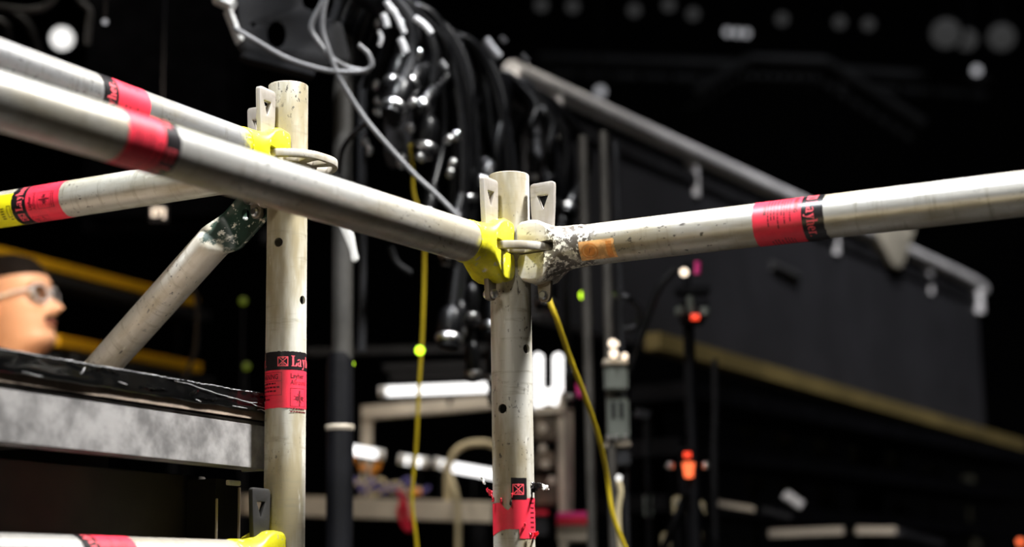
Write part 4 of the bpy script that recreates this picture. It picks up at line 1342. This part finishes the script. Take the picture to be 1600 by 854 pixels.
for xx in (1047, 1103): part('wing_knob', lathe([(0, -.009), (.008, -.006), (.009, 0), (.008, .006), (0, .009)], 14, mtx=Matrix.Translation(P(xx, 727, d - .04))), M['chrome'], e)
for i, (x0, y0, x1, y1) in enumerate(((1076, 760, 1020, 900), (1076, 760, 1135, 900), (1076, 760, 1078, 905))):
    part('leg', cyl(P(x0, y0, d), P(x1, y1, d), 6 * k), M['blackmet'], e)
for i, (xx, yy, w, h_) in enumerate(((1058, 790, 14, 28), (1092, 800, 16, 34), (1040, 845, 14, 26), (1090, 838, 12, 20), (1012, 790, 12, 36))):
    cc = P(xx, yy, 4.1); kk = pr(4.1)
    sub_e = empty('connector_box', (cc.x, cc.y, cc.z - h_ / 2 * kk), 'small pale metal connector box, ' + ('left of the lamp stand foot', 'right of the lamp stand foot, the tallest', 'lowest left by the lamp stand', 'lowest right by the lamp stand', 'leftmost in the dark by the lamp stand')[i], 'connector box')
    part('post', cyl((cc.x, cc.y, 0), (cc.x, cc.y, cc.z), .006, 8), M['blackmet'], sub_e)
    part('body', box(cc.x, cc.y, cc.z, w * kk, .04, h_ * kk, .004), M['cabbeige' if i < 4 else 'greengrey'], sub_e)
    part('socket', lathe([(0, -.004), (.007, -.004), (.007, .004), (0, .004)], 14, mtx=axis_m(cc - Vector((0, .022, -h_ * .2 * kk)), (0, -1, 0))), M['chrome'], sub_e)
part_e = empty('bent_bracket', P(1010, 650, 4.0), 'dim grey bent bracket between the equipment boxes and the lamp stand', 'bracket')
part('arm', beam(P(993, 645, 4), P(1014, 650, 4), .03, .02), M['greymet'], part_e)
part('upright', cyl(P(1011, 648, 4), P(1011, 712, 4), .009), M['greymet'], part_e)
q_ = P(1011, 712, 4); part('post', cyl((q_.x, q_.y, 0), q_, .006, 8), M['blackmet'], part_e)

# --- table with bright lamps, lower centre
d = 5.0; k = pr(d)
tz = P(600, 790, d).z
tb = empty('work_table', (P(575, 790, d).x, P(575, 790, d).y, 0), 'pale topped work table low in the picture behind the uprights', 'table')
a_, b_ = P(330, 786, 5.0), P(775, 800, 4.6)
part('table_edge', beam(a_, b_, .05, 30 * k), M['beige'], tb)
part('tabletop', beam(a_ + Vector((0, .35, .01)), b_ + Vector((0, .35, .01)), .65, .03), M['beige'], tb)
for q in (.06, .94):
    cc = a_.lerp(b_, q) + Vector((0, .1, 0)); part('leg', beam((cc.x, cc.y, 0), (cc.x, cc.y, a_.z - .03), .04, .04, up=Vector((0, 1, 0))), M['blackmet'], tb)
fr_ = empty('shelf_frame', P(575, 700, d), 'pale beige metal frame standing on the work table', 'frame')
part('top_bar', beam(P(566, 645, d), P(790, 626, d), .04, 20 * k), M['beige'], fr_)
part('upright', beam(P(574, 652, d), P(572, 790, d), .03, 15 * k, up=Vector((0, 1, 0))), M['beige'], fr_)
part('upright', beam(P(785, 635, d), P(785, 790, d), .03, 15 * k, up=Vector((0, 1, 0))), M['beige'], fr_)
for (x0, y0, x1, y1, r, lab) in ((604, 611, 800, 603, 9, 'long white tube lamp above the pale frame'), (550, 702, 590, 709, 9, 'short white tube lamp right of the thick pole'),
                             (700, 728, 780, 742, 9, 'slanting white tube lamp left of the middle upright'), (634, 718, 640, 719, 9, 'left one of two small round white lamps above the table'), (650, 720, 658, 721, 9, 'right one of two small round white lamps above the table'),
                             (688, 724, 692, 725, 9, 'round white lamp at the end of the slanting tube lamp')):
    ee = empty('glowing_tube', P(x0, y0, d - .1), lab, 'lamp')
    A_, B_ = P(x0, y0, d - .1), P(x1, y1, d - .1); dv = (B_ - A_)
    part('glow_tube', cyl(A_, B_, r * .8 * k), M['white_glow'], ee)
    part('mount', cyl((A_ + B_) / 2 + Vector((0, .02, -.004)), Vector(((A_.x + B_.x) / 2, (A_.y + B_.y) / 2 + .02, a_.z if y0 > 700 else P(600, 640, d).z)), .005, 8), M['blackmet'], ee)
    part('end_cap', cyl(B_, B_ + dv.normalized() * .02, r * .85 * k), M['whitepl'], ee)
    part('end_cap', cyl(A_, A_ - dv.normalized() * .02, r * .85 * k), M['whitepl'], ee)
for i, (yy, a0_, b0_) in enumerate(((550, 480, 770), (575, 600, 775), (590, 610, 770))):
    A_, B_ = P(a0_, yy, 5.4), P(b0_, yy - 6, 5.4)
    single('dark_rail', beam(A_, B_, .03, .022), M['greymet'], 'dim grey rail behind the straight yellow cable, ' + ('highest of three', 'middle of three', 'lowest of three')[i], 'rail')
rn = random.Random(4)
for i in range(7):
    x0 = 545 + i * 14; pts = [(x0 - 12, 762 + rn.uniform(-6, 6), 4.85), (x0 + 8, 752 + rn.uniform(-5, 8), 4.85), (x0 + 24, 770 + rn.uniform(-7, 4), 4.85), (x0 + 42, 758 + rn.uniform(-5, 6), 4.85), (x0 + 30, 768, 4.85)]
    single('patch_cable', cable([P(*q) for q in pts], 3.2 * pr(4.85)), M['cabpurple'] if i % 2 == 0 else M['cabbeige'], 'short coiled patch cable in the purple and tan heap on the table', 'cable', 'patch cables heaped on the table')
for i, (xa, ya, xb, yb, lab) in enumerate(((580, 740, 594, 722, 'orange cable tie standing slanted above the purple cables'), (562, 732, 573, 728, 'orange clip lying left of the slanted orange tie'), (640, 768, 658, 768, 'orange plug on the table at the straight yellow cable'), (546, 717, 556, 718, 'small amber clip under the short tube lamp'))):
    single('cable_clip', sweep([P(xa, ya, 4.8), P((xa + xb) / 2, (ya + yb) / 2, 4.8), P(xb, yb, 4.8)], [4 * pr(4.8), 6 * pr(4.8), 4 * pr(4.8)], 14), M['orange'], lab, 'clip')
rb_ = [P(622, 765, 4.68), P(628, 780, 4.68), P(624, 800, 4.68), P(632, 822, 4.68), P(642, 826, 4.68), P(636, 800, 4.68), P(630, 775, 4.68)]
single('red_strap', cable(rb_, 4 * pr(4.68)), M['redpl'], 'red looped strap hanging over the table edge', 'strap')

# white upright bars, no known lamp, made to emit light
d = 4.4; k = pr(d)
wl_ = empty('glowing_tube', P(855, 645, d), 'two upright white bars, made to glow, right of the middle upright', 'lamp')
for xx, y0, y1 in ((841, 556, 640), (872, 556, 632)):
    A_, B_ = P(xx, y0, d), P(xx, y1, d)
    part('glow_tube', sweep([A_ + UP * 5 * k, A_ + UP * 2 * k, A_, B_, B_ - UP * 4 * k], [2 * k, 6 * k, 8 * k, 8 * k, 4 * k], 16), M['white_glow'], wl_)
part('glowing_block', beam(P(834, 620, d), P(872, 618, d), .03, 22 * k), M['white_glow'], wl_, True, 'white block made to glow')
part('holder', beam(P(834, 643, d), P(880, 640, d), .05, 12 * k), M['beige'], wl_)
single('red_flag', beam(P(882, 598, 4.42), P(912, 614, 4.42), .02, 16 * pr(4.42)), M['pink'], 'pinkish red block between the glowing white bars and the slanting yellow cable', 'block')
rk = empty('equipment_rack', P(855, 850, 4.4), 'open rack of brown and pale equipment below the glowing white bars', 'rack')
for i, (x0, y0, x1, y1, mt_) in enumerate(((836, 655, 870, 690, 'brownbits'), (836, 705, 868, 735, 'brownbits'), (836, 745, 868, 790, 'brownbits'))):
    a_ = P((x0 + x1) / 2, (y0 + y1) / 2, 4.4); part('module', box(a_.x, a_.y, a_.z, (x1 - x0) * k, .1, (y1 - y0) * k, .004), M[mt_], rk)
part('rack_post', beam(P(886, 640, 4.42), P(886, 820, 4.42), .03, 5 * k, up=Vector((0, 1, 0))), M['beige'], rk)
for xx, yy in ((848, 700), (852, 725), (848, 668), (862, 750)):
    part('dial', lathe([(0, -.004), (.010, -.003), (.010, .003), (0, .004)], 16, mtx=axis_m(P(xx, yy, 4.32), (0, -1, 0))), M['beige'], rk)
bx = empty('storage_box', P(897, 845, 4.2), 'white box with a red lid band low down right of the middle upright', 'box')
k = pr(4.2); a_ = P(897, 828, 4.2)
part('body', box(a_.x, a_.y, a_.z, 52 * k, .12, 36 * k, .004), M['beige'], bx)
part('lid_band', box(a_.x, a_.y - .004, a_.z + 12 * k, 54 * k, .13, 11 * k, .003), M['redpl'], bx, True, 'red lid band')
part('lid', box(a_.x, a_.y, a_.z + 22 * k, 54 * k, .13, 9 * k, .003), M['pink'], bx)
bx = empty('storage_box', P(930 - 90, 840, 4.3), 'grey box with a red rim partly behind the torn sticker', 'box')
a_ = P(843, 822, 4.3)
part('body', box(a_.x, a_.y, a_.z, 26 * k, .1, 34 * k, .004), M['greymet'], bx)
part('rim', box(a_.x, a_.y, a_.z + 20 * k, 27 * k, .11, 7 * k, .002), M['redpl'], bx)

# --- yellow edges, far left, and floor items right
for (x0, y0, x1, y1, lab) in ((-60, 381, 303, 472, 'upper yellow edge strip sloping behind the brace'), (85, 532, 308, 575, 'lower yellow edge strip sloping behind the brace')):
    A_ = P(x0, y0, 5.0); B_ = PZ(x1, y1, A_.z)
    e = empty('stair_edge', A_, lab, 'step edge')
    for q_ in (.1, .9):
        c_ = A_.lerp(B_, q_) + Vector((0, .06, 0)); part('post', cyl((c_.x, c_.y, 0), (c_.x, c_.y, c_.z - .05), .02), M['blackmet'], e)
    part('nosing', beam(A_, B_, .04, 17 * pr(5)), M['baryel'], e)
    part('tread', beam(A_ - Vector((0, -.06, .045)), B_ - Vector((0, -.06, .045)), .12, .03), M['greymet'], e)
single('grey_beam', beam(P(190, 352, 4.8), P(430, 372, 5.2), .05, .035), M['greymet'], 'dim grey beam between the level tube and the upper yellow strip', 'beam')
e = empty('low_table', P(1300, 850, 5.5), 'low pale edged table at the bottom right', 'table')
part('edge', beam(P(1200, 834, 5.5), P(1316, 829, 5.5), .05, 12 * pr(5.5)), M['beige'], e)
part('edge', beam(P(1336, 829, 5.5), P(1398, 829, 5.5), .05, 12 * pr(5.5)), M['beige'], e)
part('side', beam(P(1400, 832, 5.5), P(1465, 850, 5.7), .05, 12 * pr(5.5)), M['greymet'], e)
single('adjustable_arm', beam(P(1226, 772, 5.2), P(1252, 790, 5.2), .03, 14 * pr(5.2)), M['railgrey'], 'small grey slanted arm above the low pale edged table', 'arm')
single('dim_bar', beam(P(1120, 786, 5.2), P(1178, 796, 5.2), .03, 8 * pr(5.2)), M['beige'], 'dim tan bar right of the lamp stand', 'bar')
single('dim_bar', beam(P(1190, 796, 5.2), P(1236, 808, 5.2), .03, 10 * pr(5.2)), M['greymet'], 'dim bluish bar left of the low pale edged table', 'bar')
lamp(1594, 846, 5.0, .010, M['led_orange'], 'dim orange light at the bottom right corner', False, hang=-1.2)
for (xx, yy) in ((592, 92), (566, 45), (654, 82), (622, 40), (590, 155), (590, 232), (628, 248), (590, 170), (656, 245), (658, 220), (702, 215), (696, 238), (704, 264), (706, 252)):
    pass
glints = [(590, 36), (626, 38), (654, 84), (590, 158), (590, 175), (630, 162), (645, 160), (641, 200), (571, 222), (577, 235), (657, 246), (713, 212), (701, 218), (707, 255), (703, 270), (587, 132), (627, 256), (629, 248), (624, 176)]
for (xx, yy) in glints:
    c = P(xx, yy, 3.15)
    o = single('cable_connector', lathe([(0, -.009), (.006, -.008), (.0075, -.002), (.0075, .004), (.005, .009), (0, .010)], 16, mtx=axis_m(c, (rnd.uniform(-1, 1), -1, rnd.uniform(.1, 1)))), M['chrome'],
               'small shiny round connector glinting in the hanging cable bunch', 'connector', 'shiny connectors glinting in the cable bunch')

# ------------------------------------------------------------------ person
PD = 4.0
HC = P(26, 549, PD)                       # under the chin, middle of the head
hx = Vector((.97, -.24, 0)).normalized()  # facing right, a little towards us
mth = frame_from(HC, hx)
K_ = 1.0
pers = empty('person', (HC.x, HC.y, 0), 'person in dark clothes and glasses in profile, looking right behind the stage platform', 'person')
bm = bmesh.new(); rings = []
# z, front, back, half width, nose
tab = [(-.16, .055, -.085, .085, 0), (-.12, .035, -.085, .062, 0), (-.06, .030, -.082, .056, 0), (-.025, .045, -.082, .057, 0), (-.008, .075, -.080, .058, 0), (.002, .092, -.080, .058, 0), (.014, .098, -.081, .060, 0), (.026, .095, -.083, .062, 0),
       (.034, .090, -.085, .064, 0), (.040, .096, -.087, .065, 0), (.046, .091, -.088, .066, 0), (.053, .098, -.089, .067, 0), (.062, .094, -.090, .069, .004), (.070, .094, -.092, .070, .020), (.077, .094, -.094, .071, .029), (.085, .093, -.095, .072, .026),
       (.095, .091, -.097, .073, .018), (.106, .088, -.099, .074, .011), (.114, .085, -.100, .075, .006), (.124, .090, -.101, .076, .003), (.135, .096, -.102, .077, 0), (.150, .097, -.103, .077, 0), (.170, .092, -.101, .076, 0), (.190, .080, -.095, .070, 0), (.208, .060, -.080, .058, 0), (.220, .034, -.055, .038, 0), (.226, .008, -.02, .012, 0)]
nn = 56
for z, fr, bk_, hw, ns in tab:
    ring = []
    for k in range(nn):
        an = 2 * PI * k / nn; c_, s_ = math.cos(an), math.sin(an)
        ctr = (fr + bk_) / 2; rx = (fr - bk_) / 2
        ex = .86
        x = ctr + rx * math.copysign(abs(c_) ** ex, c_); y = hw * math.copysign(abs(s_) ** .95, s_)
        if ns and c_ > 0:
            x += ns * 1.28 * math.exp(-(y / .0135) ** 2)
        if .104 < z < .128 and c_ > 0:      # eye sockets
            x -= .010 * math.exp(-((abs(y) - .032) / .014) ** 2)
        if .07 < z < .10 and c_ > 0: x += .004 * math.exp(-((abs(y) - .045) / .016) ** 2)
        ring.append(bm.verts.new((x, y, z)))
    rings.append(ring)
for a_, b_ in zip(rings, rings[1:]):
    for k in range(nn): bm.faces.new((a_[k], a_[(k + 1) % nn], b_[(k + 1) % nn], b_[k]))
bm.faces.new(rings[0]); bm.faces.new(rings[-1])
# ears
for sgn in (-1, 1):
    lathe([(.0, -.004), (.012, -.005), (.017, 0), (.015, .006), (.008, .004), (0, .002)], 20, mtx=Matrix.Translation((-.008, sgn * .077, .095)) @ Matrix.Rotation(-sgn * PI / 2 * .9, 4, 'X') @ Matrix.Diagonal((1, 1.75, 1, 1)), bm=bm)
head = mesh_from_bm('head', bm, True, 80)
tilt = mth @ Matrix.Rotation(-.16, 4, 'Y')
head.transform(tilt)
# body: skin-modified skeleton
def body_mesh(pts, edges, radii, root):
    me = bpy.data.meshes.new('b'); me.from_pydata(pts, edges, [])
    o = bpy.data.objects.new('tmp', me); COL.objects.link(o)
    sk = o.modifiers.new('s', 'SKIN'); sk.branch_smoothing = .6
    for i, r in enumerate(radii):
        me.skin_vertices[0].data[i].radius = r if isinstance(r, tuple) else (r, r)
    me.skin_vertices[0].data[root].use_root = True
    ss = o.modifiers.new('u', 'SUBSURF'); ss.levels = 2; ss.render_levels = 2
    bpy.context.view_layer.update()
    r = bpy.data.meshes.new_from_object(o.evaluated_get(bpy.context.evaluated_depsgraph_get()))
    bpy.data.objects.remove(o)
    for p_ in r.polygons: p_.use_smooth = True
    return r


cz = HC.z
def W(f, s, z):  # f forward, s side, z absolute
    q = Vector((HC.x, HC.y, 0)) + hx * f + Vector((-hx.y, hx.x, 0)) * s; q.z = z; return tuple(q)


hp = cz * .60
pts = [W(-.03, 0, hp), W(-.03, 0, hp + .16), W(-.04, 0, cz - .22), W(-.03, 0, cz - .10)]
rad = [(.15, .11), (.14, .10), (.17, .11), (.055, .055)]; ed = [(0, 1), (1, 2), (2, 3)]
for s in (-1, 1):
    i = len(pts); pts += [W(-.04, s * .18, cz - .19), W(-.06, s * .23, cz - .46), W(.02, s * .23, cz - .68)]; rad += [.062, .048, .034]; ed += [(2, i), (i, i + 1), (i + 1, i + 2)]
    i = len(pts); pts += [W(-.02, s * .10, hp - .08), W(.01, s * .11, hp * .52), W(-.03, s * .12, .09), W(.10, s * .13, .035)]; rad += [.095, .065, .045, (.04, .03)]; ed += [(0, i), (i, i + 1), (i + 1, i + 2), (i + 2, i + 3)]
clothes = body_mesh(pts, ed, rad, 0)
bmp = part('body', head, M['skin'], pers)
part('clothing', clothes, M['cloth'], pers)
for s in (-1, 1):
    base = Vector(W(.03, s * .23, cz - .70)); dn = Vector((0, 0, -1))
    hp_ = [tuple(base), tuple(base + dn * .05), tuple(base + dn * .09)]; rd = [.024, (.036, .016), (.036, .014)]; ed = [(0, 1), (1, 2)]
    for q, (off, ln) in enumerate(((-.030, .070), (-.010, .082), (.010, .078), (.028, .062))):
        i = len(hp_); b0 = base + dn * .092 + hx * off
        hp_ += [tuple(b0), tuple(b0 + dn * ln * .45), tuple(b0 + dn * ln * .8 - Vector((-hx.y, hx.x, 0)) * s * .012), tuple(b0 + dn * ln - Vector((-hx.y, hx.x, 0)) * s * .028)]
        rd += [.0095, .009, .008, .007]; ed += [(2, i), (i, i + 1), (i + 1, i + 2), (i + 2, i + 3)]
    i = len(hp_); hp_ += [tuple(base + dn * .05 + hx * .045), tuple(base + dn * .085 + hx * .058), tuple(base + dn * .115 + hx * .056)]; rd += [.012, .010, .008]; ed += [(1, i), (i, i + 1), (i + 1, i + 2)]
    part('hand', body_mesh(hp_, ed, rd, 0), M['skin'], pers)
# hair: cap over the skull
bm = bmesh.new(); rings = []
for z, fr, bk_, hw, ns in tab:
    if z < .09: continue
    ring = []
    for k in range(nn):
        an = 2 * PI * k / nn; c_, s_ = math.cos(an), math.sin(an); ctr = (fr + bk_) / 2; rx = (fr - bk_) / 2
        x = ctr + rx * math.copysign(abs(c_) ** .86, c_); y = hw * math.copysign(abs(s_) ** .95, s_)
        g = 1.045 if z > .17 else 1.05
        hair = (x < -.005 + (z - .12) * .35) or z > .160
        g = g if hair else .93
        ring.append(bm.verts.new((x * g if x < .0 or z > .16 else x * (g - .02), y * g, z + (.005 if z > .19 else 0))))
    rings.append(ring)
for a_, b_ in zip(rings, rings[1:]):
    for k in range(nn): bm.faces.new((a_[k], a_[(k + 1) % nn], b_[(k + 1) % nn], b_[k]))
bm.faces.new(rings[-1]); bm.faces.new(rings[0])
hm = mesh_from_bm('hair', bm, True, 80); hm.transform(tilt); part('hair', hm, M['hair'], pers)
# brows, lips
for s in (-1, 1):
    bm = bmesh.new(); sweep([Vector((.088, s * .018, .132)), Vector((.088, s * .034, .137)), Vector((.074, s * .052, .131))], [.003, .0042, .002], 8, bm=bm)
    me = mesh_from_bm('brow', bm); me.transform(tilt); part('eyebrow', me, M['hair'], pers)
me = sweep([Vector((.080, -.030, .050)), Vector((.097, -.014, .058)), Vector((.1005, 0, .059)), Vector((.097, .014, .058)), Vector((.080, .030, .050))], [.003, .0065, .006, .0065, .003], 10)
me.transform(tilt); part('moustache', me, M['hair'], pers)
M['lip'] = simple('lips', (.45, .17, .13), .45)
me = sweep([Vector((.080, -.026, .0455)), Vector((.0965, -.010, .048)), Vector((.099, 0, .0475)), Vector((.0965, .010, .048)), Vector((.080, .026, .0455))], [.001, .0045, .005, .0045, .001], 8)
me.transform(tilt); part('lips', me, M['lip'], pers)
for s in (-1, 1):
    bm = bmesh.new(); bmesh.ops.create_uvsphere(bm, u_segments=16, v_segments=10, radius=.0115, matrix=Matrix.Translation((.0725, s * .031, .116)))
    me = mesh_from_bm('eye', bm); me.transform(tilt); part('eye', me, M['whitepl'], pers)
gl = empty('glasses', HC, 'pale framed glasses worn by the person', 'glasses')
bm = bmesh.new()
for s in (-1, 1):
    ring = [Vector((.099 - .018 * abs(math.cos(a) * .5 + .5) if False else .100 - .012 * (.5 + .5 * math.cos(a)) , s * (.034 + .026 * math.cos(a)), .115 + .021 * math.sin(a))) for a in [2 * PI * q / 24 for q in range(25)]]
    sweep(ring, .0028, 8, bm=bm)
    sweep([Vector((.088, s * .060, .121)), Vector((.05, s * .078, .119)), Vector((.0, s * .083, .113)), Vector((-.02, s * .083, .100))], .0042, 8, bm=bm)
sweep([Vector((.101, -.010, .118)), Vector((.104, 0, .121)), Vector((.101, .010, .118))], .0022, 8, bm=bm)
me = mesh_from_bm('frame', bm); me.transform(tilt); part('frame', me, M['lens'], gl)
ml, nt, b_ = newmat('clear_lens'); b_.inputs['Transmission Weight'].default_value = 1; b_.inputs['Roughness'].default_value = .05; b_.inputs['IOR'].default_value = 1.2
for s in (-1, 1):
    me = lathe([(0, -.0008), (1, -.0008), (1, .0008), (0, .0008)], 24)
    me.transform(tilt @ Matrix.Translation((.095, s * .034, .115)) @ Matrix.Rotation(s * .2, 4, 'Z') @ Matrix.Rotation(PI / 2, 4, 'Y') @ Matrix.Diagonal((.020, .025, 1, 1)))
    part('lens', me, ml, gl)
